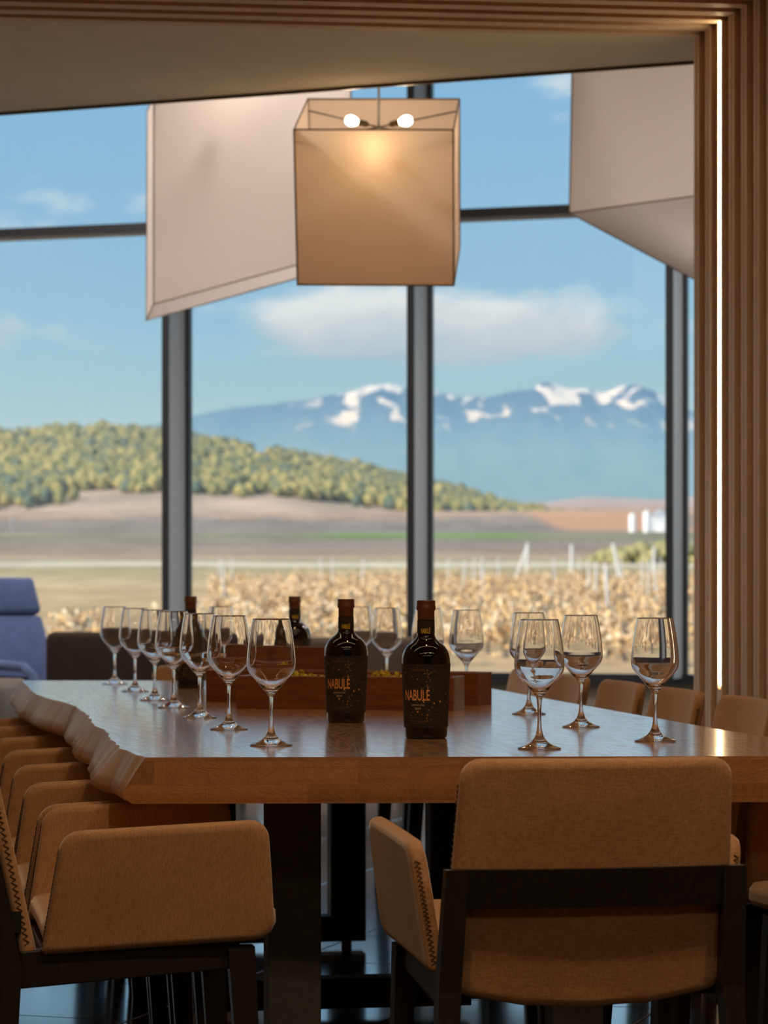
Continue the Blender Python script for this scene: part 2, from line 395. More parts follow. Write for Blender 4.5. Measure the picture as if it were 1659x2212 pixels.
# downlights in the dining room ceiling
dl_body = lathe_mesh([(0.0, 0.035), (.045, .035), (.05, .03), (.05, 0.0), (.042, 0.0), (.040, .012), (0, .014)], 32); dl_body.materials.append(M['metal_dark'])
dl_disc = lathe_mesh([(.0, .010), (.038, .010)], 24); dl_disc.materials.append(emit('downlight_or_fill_lens', (1, .75, .45), 12))
def downlight_or_fill(parent, x, y, zz, power, colour, soft=.04, spread=130):
    e = put('downlight_or_fill', dl_body, None, parent, loc=(x, y, zz)); put('lens', dl_disc, None, e)
    ld = bpy.data.lights.new('downlight_or_fill_beam', 'SPOT'); ld.energy = power; ld.color = colour; ld.spot_size = R(spread); ld.spot_blend = 0.8; ld.shadow_soft_size = soft
    lo = bpy.data.objects.new('downlight_or_fill_beam', ld); link(lo); lo.parent = e; lo.location = (0, 0, -0.03)
for (v, u, p_) in ((0.55, 1.2, 55), (1.75, 1.2, 55), (0.55, 3.4, 50), (1.75, 3.4, 50), (1.2, 6.0, 26), (1.2, 8.2, 26)):
    x, y, _ = T(v, u); downlight_or_fill(ce, x, y, CEIL - .02, p_, (1.0, .64, .36))

# soffit beyond the portal, then the tall hall with the window wall
SF0 = Vector((-2.45, 11.87)); SF1 = Vector((1.6, 10.18))
def on(a, b, x): return a + (b - a) * ((x - a.x) / (b.x - a.x))
sl, sr = on(SF0, SF1, -5.0), on(SF0, SF1, 2.0)
pl_, pr_ = on(PL, PR, -5.0), on(PL, PR, 2.0)
put('ceiling_soffit', prism_mesh([tuple(pl_), tuple(pr_), tuple(sr), tuple(sl)], CEIL, HALL + .1), M['plaster'], kind='structure')
put('trim_1', prism_mesh([tuple(sl), tuple(sr), tuple(sr + WN * .012), tuple(sl + WN * .012)], CEIL - .012, CEIL + .05), M['metal_dark'], kind='structure')
quad_wall('wall_front_left', pl_, PL - EV * 0.0, 0, CEIL, 0.25, M['plaster'])
put('wall_front_right', prism_mesh([(1.42, 10.0), (4.8, 10.5), (4.8, 10.75), (1.42, 10.25)], 0, HALL), M['plaster'], kind='structure')
wleft = W(-3.9); wright = W(7.6)
put('wall_left_hall', prism_mesh([(pl_.x - .25, pl_.y - .5), (pl_.x, pl_.y - .5), (wleft.x, wleft.y), (wleft.x - .25, wleft.y)], 0, HALL), M['plaster'], kind='structure')
w2 = empty('window_2', (0, 0, 0), 0, kind='structure', label='glazed side wall of the hall on the right')
wa, wb_ = Vector((4.85, 10.6)), Vector((wright.x, wright.y - .15))
for k in range(5):
    p = wa.lerp(wb_, k / 4); put('mullion', prism_mesh([(p.x - .03, p.y - .03), (p.x + .12, p.y - .03), (p.x + .12, p.y + .03), (p.x - .03, p.y + .03)], 0, HALL), M['mullion'], w2)
    if k < 4:
        q = wa.lerp(wb_, (k + 1) / 4); put('pane', prism_mesh([(p.x + .04, p.y + .03), (p.x + .05, p.y + .03), (q.x + .05, q.y - .03), (q.x + .04, q.y - .03)], .06, HALL), M['pane'], w2)
        put('bottom_rail', prism_mesh([(p.x, p.y + .03), (p.x + .09, p.y + .03), (q.x + .09, q.y - .03), (q.x, q.y - .03)], 0, .06), M['gasket'], w2)
ch = put('ceiling_hall', prism_mesh([(-7.3, 8.6), (5.3, 9.2), tuple(W(8.2, .5)), tuple(W(-5.2, .5))], HALL, HALL + .3), M['plaster'], kind='structure')
for (x, y) in ((-4.6, 12.6), (-2.4, 12.6), (-1.7, 12.1), (2.4, 11.6), (3.7, 13.2), (-4.8, 15.2), (-2.6, 15.6), (-.3, 15.0), (1.6, 15.0), (3.2, 15.2), (-4.6, 17.6), (-2.0, 17.2)):
    downlight_or_fill(ch, x, y, HALL - .035, 170, (1.0, .91, .83), .16, 150)  # unseen fill spots, added only to brighten the hall
put('roof', prism_mesh([(-7.3, -4.5), (6.5, -4.5), (6.5, 10.2), (-7.3, 9.4)], CEIL + .25, CEIL + .5), M['room_paint'], kind='structure')

# window wall: one window with fins, transom, sill and panes
SILL = 0.545
win = empty('window_1', (0, 0, 0), 0, kind='structure', label='tall glazed wall of large panes between deep grey fins')
def wpoly(s0, s1, o0, o1): return [tuple(W(s0, o0)), tuple(W(s1, o0)), tuple(W(s1, o1)), tuple(W(s0, o1))]
def s_of_px(px, off=0.0):
    k = (px - 829.5) / 6100; p = W(0, off)
    return (k * p.y - p.x) / (WD.x - k * WD.y)
FIN = .33
fins = [s_of_px(352, -FIN), s_of_px(881, -FIN), s_of_px(1439.5, -FIN)]
sp = fins[1] - fins[0]
fins = [fins[0] - 2 * sp, fins[0] - sp] + fins + [fins[2] + (fins[2] - fins[1]), fins[2] + 2 * (fins[2] - fins[1])]
for s in fins:
    put('fin', prism_mesh(wpoly(s, s + .042, -FIN, 0), SILL - .02, HALL), M['mullion'], win)
    put('fin_front_shade', prism_mesh(wpoly(s - .004, s + .043, -FIN - .01, -FIN), SILL - .02, HALL), M['gasket'], win)  # black strip paints in the shade on the backlit fin front
    put('edge_profile', prism_mesh(wpoly(s + .042, s + .066, -.06, -0.0), SILL, HALL), M['gasket'], win)
TZ = 3.385
for a, b in zip(fins, fins[1:]):
    put('transom', prism_mesh(wpoly(a + .066, b, -.10, -.0), TZ - .028, TZ + .022), M['gasket'], win)
    put('transom_soffit', prism_mesh(wpoly(a + .066, b, -.05, 0), TZ - .05, TZ - .028), M['mullion'], win)
    put('pane', prism_mesh(wpoly(a + .045, b, -.022, -.012), SILL, TZ - .03), M['pane'], win)
    put('pane', prism_mesh(wpoly(a + .045, b, -.022, -.012), TZ + .02, HALL), M['pane'], win)
put('sill_rail', prism_mesh(wpoly(fins[0], fins[-1], -.09, .02), SILL - .055, SILL), M['gasket'], win)
put('wall_under_window', prism_mesh(wpoly(-5.4, 8.0, -.03, .30), -.2, SILL - .055), M['room_paint'], kind='structure')

# ================================================================== PENDANT LAMPS
def panel_quad(c, th, inward, name):
    """thin panel from 4 corners, thickened towards inward"""
    bm = bmesh.new(); c = [Vector(p) for p in c]
    n = (c[1] - c[0]).cross(c[3] - c[0]).normalized()
    if n.dot(Vector(inward)) < 0: n = -n
    # woven cloth stretched on the binding wires: one sheet, so that lamplight passes through it once
    bm.faces.new([bm.verts.new(p) for p in c])
    bmesh.ops.subdivide_edges(bm, edges=bm.edges, cuts=7, use_grid_fill=True)
    for v in bm.verts:
        u_ = min((v.co - (c[0] + c[2]) / 2).length / ((c[0] - c[2]).length / 2), 1.0); v.co += n * th * (1 - u_ * u_)
    return bm_mesh(bm, name)
def hex_lamp(name, corners, cloth, label, bulbs, origin, cable_to, bulb_drop=.06, bulb='bulb', ks=1.0):
    """corners: fLT fRT fLB fRB bLT bRT bLB bRB in world space; origin: world point the Empty stands at"""
    O = Vector(origin); C = {k: Vector(p) - O for k, p in corners.items()}
    e = empty(name, tuple(O), 0, label=label, cat='lamp', group='tilted square shades hanging in the hall')
    cen = sum(C.values(), Vector()) / 8
    for f, side in ((('fLB', 'fRB', 'fRT', 'fLT'), 'front'), (('bLB', 'bRB', 'bRT', 'bLT'), 'back'), (('fLB', 'bLB', 'bLT', 'fLT'), 'left'), (('fRB', 'bRB', 'bRT', 'fRT'), 'right')):
        q = [C[k] for k in f]
        put('shade_panel', panel_quad(q, .004, cen - sum(q, Vector()) / 4, 'p'), cloth, e)
    q = [C[k] for k in ('fLB', 'fRB', 'bRB', 'bLB')]
    put('base_panel', panel_quad(q, .004, cen - sum(q, Vector()) / 4, 'p'), cloth, e)
    for a, b in (('fLT', 'fRT'), ('fLB', 'fRB'), ('bLT', 'bRT'), ('bLB', 'bRB'), ('fLT', 'bLT'), ('fRT', 'bRT'), ('fLB', 'bLB'), ('fRB', 'bRB'), ('fLT', 'fLB'), ('fRT', 'fRB'), ('bLT', 'bLB'), ('bRT', 'bRB')):
        put('edge_binding', tube_mesh([C[a], C[b]], .0035, 6), M['trim_cloth'], e)
    top = (C['fLT'] + C['fRT'] + C['bLT'] + C['bRT']) / 4
    bot = (C['fLB'] + C['fRB'] + C['bLB'] + C['bRB']) / 4
    dn = (bot - top).normalized()
    hub = top + dn * bulb_drop * ks
    put('cable', tube_mesh([hub, Vector((top.x, top.y, cable_to - O.z))], .0055, 8), M['cable'], e)
    sp_ = bmesh.new()
    for k in ('fLT', 'fRT', 'bLT', 'bRT'): add_tube(sp_, [hub, C[k] + dn * .045 + (cen - C[k]) * .01], .0035, 6)
    put('spider_frame', bm_mesh(sp_, 'spider', True), M['metal_dark'], e)
    bl = smooth_profile([(0, .0), (.016, .003), (.026, .016), (.030, .034), (.024, .056), (.015, .070), (.013, .078)], 3)
    for dvec in bulbs:
        d = Vector(dvec) * ks; d = (C['fRT'] - C['fLT']).normalized() * d.x + (C['bRT'] - C['fRT']).normalized() * d.y + dn * -d.z
        tip = hub + d; ax = -d.normalized()
        rot = ax.to_track_quat('Z', 'Y').to_euler()
        put('bulb', lathe_mesh([(r_ * .8 * ks, z_ * .8 * ks) for r_, z_ in bl], 20), M['bulb_strong' if dvec[1] < -.1 and bulb == 'bulb' else bulb], e, loc=tip, rot=rot)
        put('lamp_holder', lathe_mesh([(r_ * .8 * ks, z_ * .8 * ks) for r_, z_ in [(0, .074), (.017, .074), (.017, .12), (.008, .135), (0, .135)]], 16), M['metal_dark'], e, loc=tip, rot=rot)
    put('ceiling_rose', lathe_mesh([(0, -.03), (.05, -.03), (.055, -.02), (.055, 0), (0, 0)], 24), M['metal_dark'], e, loc=(top.x, top.y, cable_to - O.z))
    return e
def cube_corners(center, s, yaw, tilt, roll, deep=1.0):
    Rm = Matrix.Rotation(R(yaw), 3, 'Z') @ Matrix.Rotation(R(tilt), 3, 'X') @ Matrix.Rotation(R(roll), 3, 'Y')
    out = {}
    for a, y in (('f', -.5), ('b', .5)):
        for b, x in (('L', -.5), ('R', .5)):
            for c, zz in (('T', .5), ('B', -.5)):
                out[a + b + c] = Vector(center) + Rm @ Vector((x * s, (y * s if y < 0 else (deep - .5) * s), zz * s))
    return out
LS = .62
cc = cube_corners((-.0286 * LS, 18.3065 * LS, EYE + 2.5757 * LS), LS, -3.8, 20.7, .7)
hex_lamp('pendant_lamp', cc, M['cloth_warm'], 'small lit square pendant lamp in the middle, with bare bulbs at its open top', [(-.15, .0, .035), (.15, .0, .035), (0, -.275, -.03)], (-.0286 * LS, 18.3065 * LS, 0), HALL, ks=LS / .7)
lc = {'fLT': (-1.191, 14.6, 3.605), 'fLB': (-1.191, 14.6, 2.535), 'fRB': (-.168, 14.35, 2.785), 'fRT': (-.168, 14.35, 3.91), 'bLT': (-1.283, 15.3, 3.651), 'bLB': (-1.288, 15.3, 2.518), 'bRB': (-.226, 15.05, 2.783), 'bRT': (-.221, 15.05, 3.974)}
hex_lamp('pendant_lamp', lc, M['cloth_pale'], 'large pale slanted shade on the left, partly hidden behind the small lit lamp', [(-.12, 0, .03), (.12, 0, .03), (-.06, -.20, -.10), (0, .22, 0)], (-.72, 14.82, 0), HALL, bulb='bulb_soft')
cc = cube_corners((1.5748, 13.5454, EYE + 2.2203), 1.0, -31.7, -7.8, -3.0, 1.4)
hex_lamp('pendant_lamp', cc, M['cloth_pale'], 'large pale tilted shade at upper right, cut off by the wood panelled wall', [(-.12, 0, .03), (.12, 0, .03), (0, -.22, 0), (0, .22, 0)], (1.5748, 13.5454, 0), HALL, bulb='bulb_soft')

# ================================================================== TABLE
tab = empty('dining_table', T(1.16, 7.45), TH, label='long oak table with a wavy live edge on dark steel legs', cat='table')
ZT = 0.75
left = [(.480, 5.297), (.472, 5.388), (.461, 5.555), (.466, 5.95), (.482, 6.3), (.476, 6.593), (.493, 6.973), (.500, 7.4), (.494, 7.792), (.455, 8.25), (.443, 8.676), (.452, 9.2), (.457, 9.77)]
right = [(1.90, 9.50), (1.885, 8.743), (1.868, 7.9), (1.856, 6.995), (1.846, 6.091), (1.856, 5.79), (1.875, 5.10)]
lp = smooth_profile(left, 14)
lp = [(v + .006 * noise.noise(Vector((u * 9, 0, 3))) + .004 * noise.noise(Vector((u * 25, 0, 1))), u) for v, u in lp]
nl = len(lp)
prof = [(0.0, 0.0), (.002, -.004), (.016, -.022), (.034, -.048), (.047, -.067), (.044, -.075), (.026, -.087)]
def toLocal(v, u, zz): return Vector((v - 1.16, u - 7.45, zz))
bm = bmesh.new(); rings = []
for off, dz in prof:
    ring = []
    for i, (v, u) in enumerate(lp):
        k = .55 + .55 * noise.noise(Vector((u * 2.3, 5, 0))) + .45 * noise.noise(Vector((u * 7, 9, 0))) + .25 * noise.noise(Vector((u * 17, 4, 0)))
        k = max(.35, min(1.25, k + .45)) * (1.0 if u < 6 else .85)
        ring.append(bm.verts.new(toLocal(v - off * k, u, ZT + dz)))
    for v, u in right: ring.append(bm.verts.new(toLocal(v + off * .1, u, ZT + dz)))
    rings.append(ring)
n = len(rings[0])
M_idx = {'top': 0, 'end': 1, 'live': 2}
def f(vsx, mi):
    fc = bm.faces.new(vsx); fc.material_index = mi; fc.smooth = (mi == 2); return fc
f(rings[0], 0); f(rings[-1][::-1], 0)
for a, b in zip(rings, rings[1:]):
    for i in range(n):
        j = (i + 1) % n
        mi = 2 if i < nl - 1 else 1
        f((a[i], b[i], b[j], a[j]), mi)
me = bm_mesh(bm, 'tabletop')
for k in ('oak_top', 'oak_end', 'oak_live'): me.materials.append(M[k])
put('tabletop', me, None, tab)
leg_me = box_mesh((-.0525, -.0375, .02), (.0525, .0375, .663), .002); leg_me.materials.append(M['steel'])
foot_me = lathe_mesh([(0, 0), (.016, 0), (.016, .02), (0, .02)], 20); foot_me.materials.append(M['metal_dark'])
for uf, vl, vr in ((5.56, .795, 1.37), (6.98, .80, 1.395), (8.30, .78, 1.350)):
    for v in (vl, vr):
        l = put('leg', leg_me, None, tab, loc=(v - 1.16, uf - 7.45, 0))
        put('levelling_foot', foot_me, None, l)
    put('base_bar', box_mesh((vl - 1.16 + .0525, uf - 7.45 - .0375, .02), (vr - 1.16 - .0525, uf - 7.45 + .0375, .095), .002), M['steel'], tab)

# ================================================================== CHAIRS
def rounded(poly, rad, seg=5):
    """2-D convex polygon with rounded corners; rad per corner"""
    out = []; n = len(poly)
    for i, p in enumerate(poly):
        p = Vector(p); a = (Vector(poly[i - 1]) - p).normalized(); b = (Vector(poly[(i + 1) % n]) - p).normalized()
        r = rad[i]; ang = a.angle(b); d = r / math.tan(ang / 2)
        c = p + (a + b).normalized() * (r / math.sin(ang / 2))
        s = p + a * d - c; e_ = p + b * d - c
        tot = s.angle(e_)
        sgn = 1 if s.cross(e_) > 0 else -1
        for k in range(seg + 1):
            th = sgn * tot * k / seg
            out.append(tuple(c + Vector((s.x * math.cos(th) - s.y * math.sin(th), s.x * math.sin(th) + s.y * math.cos(th)))))
    return out
def limits(poly, tt):
    xs = []
    n = len(poly)
    for i in range(n):
        (x0, y0), (x1, y1) = poly[i], poly[(i + 1) % n]
        if (y0 - tt) * (y1 - tt) <= 0 and abs(y1 - y0) > 1e-9: xs.append(x0 + (x1 - x0) * (tt - y0) / (y1 - y0))
    return min(xs), max(xs)
def shell_mesh(poly, mp, th, cols=14, rows=12, name='shell'):
    """curved upholstered panel: poly in (s,t), mp(s,t)->(point, normal); soft rounded rim"""
    ys = sorted(p[1] for p in poly); y0, y1 = ys[0], ys[-1]; xs = [p[0] for p in poly]; cx, cy_ = (min(xs) + max(xs)) / 2, (y0 + y1) / 2
    hx, hy = (max(xs) - min(xs)) / 2, (y1 - y0) / 2; r = th * .42
    tl = sorted([y0 + 1e-4, y1 - 1e-4] + ys[1:-1] + [y0 + (y1 - y0) * k / rows for k in range(1, rows)])
    tl = [tl[0]] + [t_ for i, t_ in enumerate(tl) if 0 < i < len(tl) - 1 and t_ - tl[0] > 1.5e-3 and tl[-1] - t_ > 1.5e-3 and t_ - tl[i - 1] > 1e-3] + [tl[-1]]
    bm = bmesh.new(); F_, B_, P_ = [], [], []
    for t_ in tl:
        a, b = limits(poly, t_); fr_, br_, pr_ = [], [], []
        for k in range(cols + 1):
            s = a + (b - a) * k / cols; pr_.append((s, t_))
            p, nn = mp(cx + (s - cx) * (1 - r / hx), cy_ + (t_ - cy_) * (1 - r / hy))
            fr_.append(bm.verts.new(p + nn * th / 2)); br_.append(bm.verts.new(p - nn * th / 2))
        F_.append(fr_); B_.append(br_); P_.append(pr_)
    m, c = len(tl), cols + 1
    for i in range(m - 1):
        for k in range(cols):
            bm.faces.new((F_[i][k], F_[i][k + 1], F_[i + 1][k + 1], F_[i + 1][k]))
            bm.faces.new((B_[i][k], B_[i + 1][k], B_[i + 1][k + 1], B_[i][k + 1]))
    rim = [(0, k) for k in range(c)] + [(i, c - 1) for i in range(1, m)] + [(m - 1, k) for k in range(c - 2, -1, -1)] + [(i, 0) for i in range(m - 2, 0, -1)]
    loops = [[F_[i][k] for i, k in rim]]
    for u_, off in ((.32, .42), (0.0, .20), (0.0, -.20), (.32, -.42)):
        lp_ = []
        for i, k in rim:
            s, t_ = P_[i][k]; p, nn = mp(cx + (s - cx) * (1 - u_ * r / hx), cy_ + (t_ - cy_) * (1 - u_ * r / hy)); lp_.append(bm.verts.new(p + nn * th * off))
        loops.append(lp_)
    loops.append([B_[i][k] for i, k in rim])
    for A_, Z_ in zip(loops, loops[1:]):
        for q in range(len(rim)):
            w = (q + 1) % len(rim); bm.faces.new((A_[q], Z_[q], Z_[w], A_[w]))
    return bm_mesh(bm, name, True, 80)
def sweep_mesh(stations, name='sweep', bev=.003):
    """stations: list of (center, half x, half y) rectangles in planes of constant z"""
    bm = bmesh.new(); rs = []
    for (x, y, zz), hx, hy in stations:
        rs.append([bm.verts.new((x + sx * hx, y + sy * hy, zz)) for sx, sy in ((-1, -1), (1, -1), (1, 1), (-1, 1))])
    for a, b in zip(rs, rs[1:]):
        for k in range(4): bm.faces.new((a[k], a[(k + 1) % 4], b[(k + 1) % 4], b[k]))
    bm.faces.new(rs[0][::-1]); bm.faces.new(rs[-1])
    if bev: bmesh.ops.bevel(bm, geom=[e for e in bm.edges if e.calc_face_angle(0) > R(40)], offset=bev, segments=2, profile=.5, affect='EDGES')
    return bm_mesh(bm, name)
def quadbar(a0, a1, h, w, bev=.003):
    """bar between two points, height h (z) and width w, with vertical ends"""
    a0, a1 = Vector(a0), Vector(a1); d = (a1 - a0); d.z = 0; d.normalize(); nrm = Vector((-d.y, d.x, 0))
    bm = bmesh.new(); r = []
    for p in (a0, a1): r.append([bm.verts.new(p + nrm * sx * w / 2 + Vector((0, 0, sz * h / 2))) for sx, sz in ((-1, -1), (1, -1), (1, 1), (-1, 1))])
    for k in range(4): bm.faces.new((r[0][k], r[0][(k + 1) % 4], r[1][(k + 1) % 4], r[1][k]))
    bm.faces.new(r[0][::-1]); bm.faces.new(r[1])
    if bev: bmesh.ops.bevel(bm, geom=list(bm.edges), offset=bev, segments=2, profile=.5, affect='EDGES')
    return bm_mesh(bm, 'bar')

LEAN = .20; BULGE = .030; ZB = .43
def back_pt(s, zz, off=0.0):
    k = 1 - (s / .25) ** 2
    y = -(zz - ZB) * LEAN - BULGE * k * (0.4 + 0.6 * min(1, max(0, (zz - .40) / .3))) - off
    return Vector((s, y - .015, zz))
def back_map(s, zz):
    p = back_pt(s, zz)
    ds = back_pt(s + .002, zz) - p; dz_ = back_pt(s, zz + .002) - p
    n_ = ds.cross(dz_).normalized()
    return p, n_
def zigzag(path_pts, side, amp, n_, off, rad=.0011):
    bm = bmesh.new(); pts = []
    L_ = len(path_pts) - 1
    for k in range(n_ + 1):
        u = k / n_ * L_; i = min(int(u), L_ - 1); p = Vector(path_pts[i]).lerp(Vector(path_pts[i + 1]), u - i)
        pts.append(p + Vector(side) * (amp if k % 2 else -amp) + Vector(off))
    add_tube(bm, pts, rad, 4)
    return bm_mesh(bm, 'stitch')

chair = empty('dining_chair', (0, 0, 0), 0, cat='chair')
bpoly = rounded([(-.247, .412), (-.215, .391), (-.12, .372), (0, .366), (.12, .372), (.215, .391), (.247, .412), (.229, .787), (-.229, .787)], [.012, .02, .1, .2, .1, .02, .012, .034, .034])
put('backrest', shell_mesh(bpoly, back_map, .030, 16, 14), M['chair_fabric'], chair)
# seat
def seat_map(s, t_):
    return Vector((s, t_, .452 + (t_ / .42) * .022 + .006 * (1 - (s / .25) ** 2))), Vector((0, -.05, 1)).normalized()
spoly = rounded([(-.234, .012), (.234, .012), (.234, .43), (-.234, .43)], [.02, .02, .04, .04])
put('seat', shell_mesh(spoly, seat_map, .052, 12, 10), M['chair_fabric'], chair)
# side arms
apoly = rounded([(.006, .424), (.420, .424), (.403, .638), (.042, .638)], [.008, .032, .034, .036])
for sx in (-1, 1):
    def arm_map(s, zz, sx=sx):
        out = .250 + (zz - .43) * .14
        bow = .010 * (s / .4) ** 2
        return Vector((sx * (out + bow), s, zz + .05 * s)), Vector((sx, 0, -.15)).normalized()
    ar = put('armrest', shell_mesh(apoly, arm_map, .030, 12, 10), M['chair_fabric'], chair)
    path = [arm_map(.006 + (zz - .424) * .164, zz)[0] for zz in (.437, .50, .55, .608)]
    put('stitching', zigzag(path, (.0045, 0, 0), 1.0, 44, (sx * .004, -.0008, 0)), M['thread'], ar, label=None)
bk = [c for c in chair.children if c.name.startswith('backrest')][0]
for sx in (-1, 1):
    path = [back_pt(sx * (.247 - (zz - .412) * .048), zz) for zz in (.44, .55, .66, .745)]
    put('stitching', zigzag(path, (0, .0045, 0), 1.0, 60, (sx * .0012, 0, 0)), M['thread'], bk)
put('cloth_tag', box_mesh((.246, -.045, .462), (.2505, -.028, .500), .0005), M['tag'], bk)
# black wood frame
for sx in (-1, 1):
    st = []
    for zz, hx, hy in ((0, .015, .015), (.20, .017, .018), (.40, .019, .020), (.50, .019, .017), (.605, .019, .013)):
        yb = back_pt(sx * .235, max(zz, .40)).y - .015 - hy - .002
        if zz < .4: yb = yb - (.4 - zz) * .06
        st.append(((sx * (.236 + (.6 - zz) * .035), yb, zz), hx, hy))
    put('rear_leg', sweep_mesh(st), M['chair_wood'], chair)
    put('front_leg', sweep_mesh([((sx * .248, .385, 0), .014, .017), ((sx * .244, .368, .30), .018, .022), ((sx * .240, .360, .43), .020, .024)]), M['chair_wood'], chair)
    put('side_rail', quadbar((sx * .236, -.03, .396), (sx * .236, .352, .424), .066, .026), M['chair_wood'], chair)
put('front_rail', quadbar((-.23, .350, .412), (.23, .350, .412), .05, .022), M['chair_wood'], chair)
put('rear_rail', quadbar((-.23, .022, .400), (.23, .022, .400), .045, .022), M['chair_wood'], chair)
bm = bmesh.new(); secs = []
for k in range(17):
    s = -.222 + .444 * k / 16; sec = []
    for zz, off in ((.540, .018), (.605, .018), (.605, .036), (.540, .036)):
        sec.append(bm.verts.new(back_pt(s, zz, off)))
    secs.append(sec)
for a, b in zip(secs, secs[1:]):
    for k in range(4): bm.faces.new((a[k], a[(k + 1) % 4], b[(k + 1) % 4], b[k]))
bm.faces.new(secs[0][::-1]); bm.faces.new(secs[-1])
put('back_rail', bm_mesh(bm, 'rail', True, 40), M['chair_wood'], chair)

tag(chair, label='tan upholstered armchair seen from behind, at the near end of the table')
chair.location = T(1.158, 4.63); chair.rotation_euler = (0, 0, TH)
ordn = ['first', 'second', 'third', 'fourth', 'fifth', 'sixth', 'seventh', 'eighth']
for k in range(7):
    dup(chair, T(.262 + .004 * math.sin(k * 5), 5.245 + .622 * k), TH - R(90), label='tan dining armchair on the left side of the table, %s from the camera' % ordn[k], group='dining armchairs along the left side')
for k, u in enumerate((5.06, 5.69, 6.32, 6.94, 7.57, 8.20, 8.83, 9.46)):
    dup(chair, T(2.075 + .006 * math.sin(k * 3), u), TH + R(90), label='tan dining armchair on the right side of the table, %s from the camera' % ordn[k], group='dining armchairs along the right side')
dup(chair, T(1.175, 10.06), TH + R(180), label='tan dining armchair at the far end of the table facing the camera')

# ================================================================== WINE GLASSES
outer = [(.0052, .098), (.0080, .1045), (.0128, .1105), (.0212, .1200), (.0330, .1340), (.0436, .1465), (.0480, .1550), (.0495, .165), (.0492, .175), (.0472, .197), (.0438, .221), (.0403, .242), (.0374, .2556)]
inner = [(.0362, .2556), (.0391, .242), (.0426, .221), (.0460, .197), (.0479, .175), (.0481, .165), (.0466, .156), (.0422, .1478), (.0314, .1352), (.0200, .1232), (.0118, .1168), (.006, .1145), (0, .1138)]
bowl_p = smooth_profile(outer, 4) + [(.0373, .2562), (.0368, .2564), (.0363, .2562)] + smooth_profile(inner, 4)
bowl_me = lathe_mesh(bowl_p, 56, 'bowl', None); bowl_me.materials.append(M['glass'])
stem_p = smooth_profile([(.0056, .035), (.0043, .046), (.0038, .062), (.0041, .082), (.0052, .098)], 5)
stem_me = lathe_mesh(stem_p, 32, 'stem', None); stem_me.materials.append(M['glass'])
foot_p = [(0, .0002), (.040, .0002), (.0425, .0006)] + smooth_profile([(.0432, .0016), (.0418, .0032), (.031, .0066), (.018, .0135), (.0095, .0235), (.0056, .035)], 5)
foot2 = lathe_mesh(foot_p, 56, 'foot', 60); foot2.materials.append(M['glass'])
# surfaces meet edge to edge, so together they close one body of glass
gl0 = empty('wine_glass', (0, 0, 0), 0, cat='wine glass')
put('bowl', bowl_me, None, gl0); put('stem', stem_me, None, gl0); put('foot', foot2, None, gl0)
spots = []
for k, (v, u) in enumerate([(.764, 5.642), (.758, 6.303), (.755, 6.877), (.751, 7.473), (.748, 7.974), (.752, 8.661), (.744, 9.339)]):
    spots.append((v, u, 'empty wine glass in the row along the left edge, %s from the camera' % ordn[k], 'wine glasses along the left side'))
for k, (v, u) in enumerate([(1.567, 5.657), (1.562, 6.269), (1.593, 6.934)]):
    spots.append((v, u, 'empty wine glass near the right edge, %s from the camera' % ordn[k], 'wine glasses along the right side'))
def uvw(X, Y): return (X * CT + Y * ST, -X * ST + Y * CT)
for (X, Y), lab in (((.232, 7.95), 'empty wine glass just behind the right end of the wooden troughs'), ((.131, 8.42), 'empty wine glass mostly hidden behind the neck of the nearer bottle'), ((.009, 8.80), 'empty wine glass seen between the two nearer bottles'), ((-.083, 9.33), 'empty wine glass half hidden behind the neck of the second bottle')):
    v, u = uvw(X, Y); spots.append((v, u, lab, 'wine glasses along the right side'))
spots.append((1.270, 5.436, 'empty wine glass set before the near end chair, overlapping a farther glass', None))
v, u = uvw(-.545, 9.42); spots.append((v, u, 'empty wine glass at the far end, its rim seen over the left glasses', None))
for i, (v, u, lab, g) in enumerate(spots):
    o = gl0 if i == 0 else dup(gl0)
    o.location = T(v, u, ZT); o.rotation_euler = (0, 0, i * .7)
    if 'group' in o: del o['group']
    tag(o, label=lab, group=g)

# ================================================================== BOTTLES
bprof = [(0, .004), (.030, .002), (.041, 0.0), (.0445, .003)] + smooth_profile([(.0455, .008), (.0468, .04), (.0490, .09), (.0508, .135), (.0517, .158), (.0508, .172), (.0472, .184), (.0395, .1955), (.0285, .2045), (.0210, .2120), (.0185, .2215), (.0178, .232), (.0176, .250)], 4) + [(.0176, .287), (0, .287)]
bbody = lathe_mesh(bprof, 64, 'bottle', 45); bbody.materials.append(M['bottle'])
caps = lathe_mesh([(.0179, .251), (.0181, .2512), (.0181, .2695), (.0190, .2708), (.0203, .272), (.0203, .2795), (.0198, .2805), (.0198, .288), (.0196, .2905), (.0188, .2917), (0, .2917)], 48, 'capsule', 40); caps.materials.append(M['capsule'])
def rad_at(zz):
    pts = [(.0455, .008), (.0468, .04), (.0490, .09), (.0508, .135), (.0517, .158), (.0185, .2215), (.0176, .26)]
    for (r0, z0), (r1, z1) in zip(pts, pts[1:]):
        if z0 <= zz <= z1: return r0 + (r1 - r0) * (zz - z0) / (z1 - z0)
    return .0455
def wrap_patch(z0, z1, a0, a1, off, nz_=14, na=44):
    bm = bmesh.new(); g = []
    for i in range(nz_ + 1):
        zz = z0 + (z1 - z0) * i / nz_
        g.append([bm.verts.new(((rad_at(zz) + off) * math.sin(a0 + (a1 - a0) * k / na), -(rad_at(zz) + off) * math.cos(a0 + (a1 - a0) * k / na), zz)) for k in range(na + 1)])
    for i in range(nz_):
        for k in range(na): bm.faces.new((g[i][k], g[i][k + 1], g[i + 1][k + 1], g[i + 1][k]))
    me = bpy.data.meshes.new('patch'); bm.to_mesh(me); bm.free()
    for p in me.polygons: p.use_smooth = True
    return me
DG = None
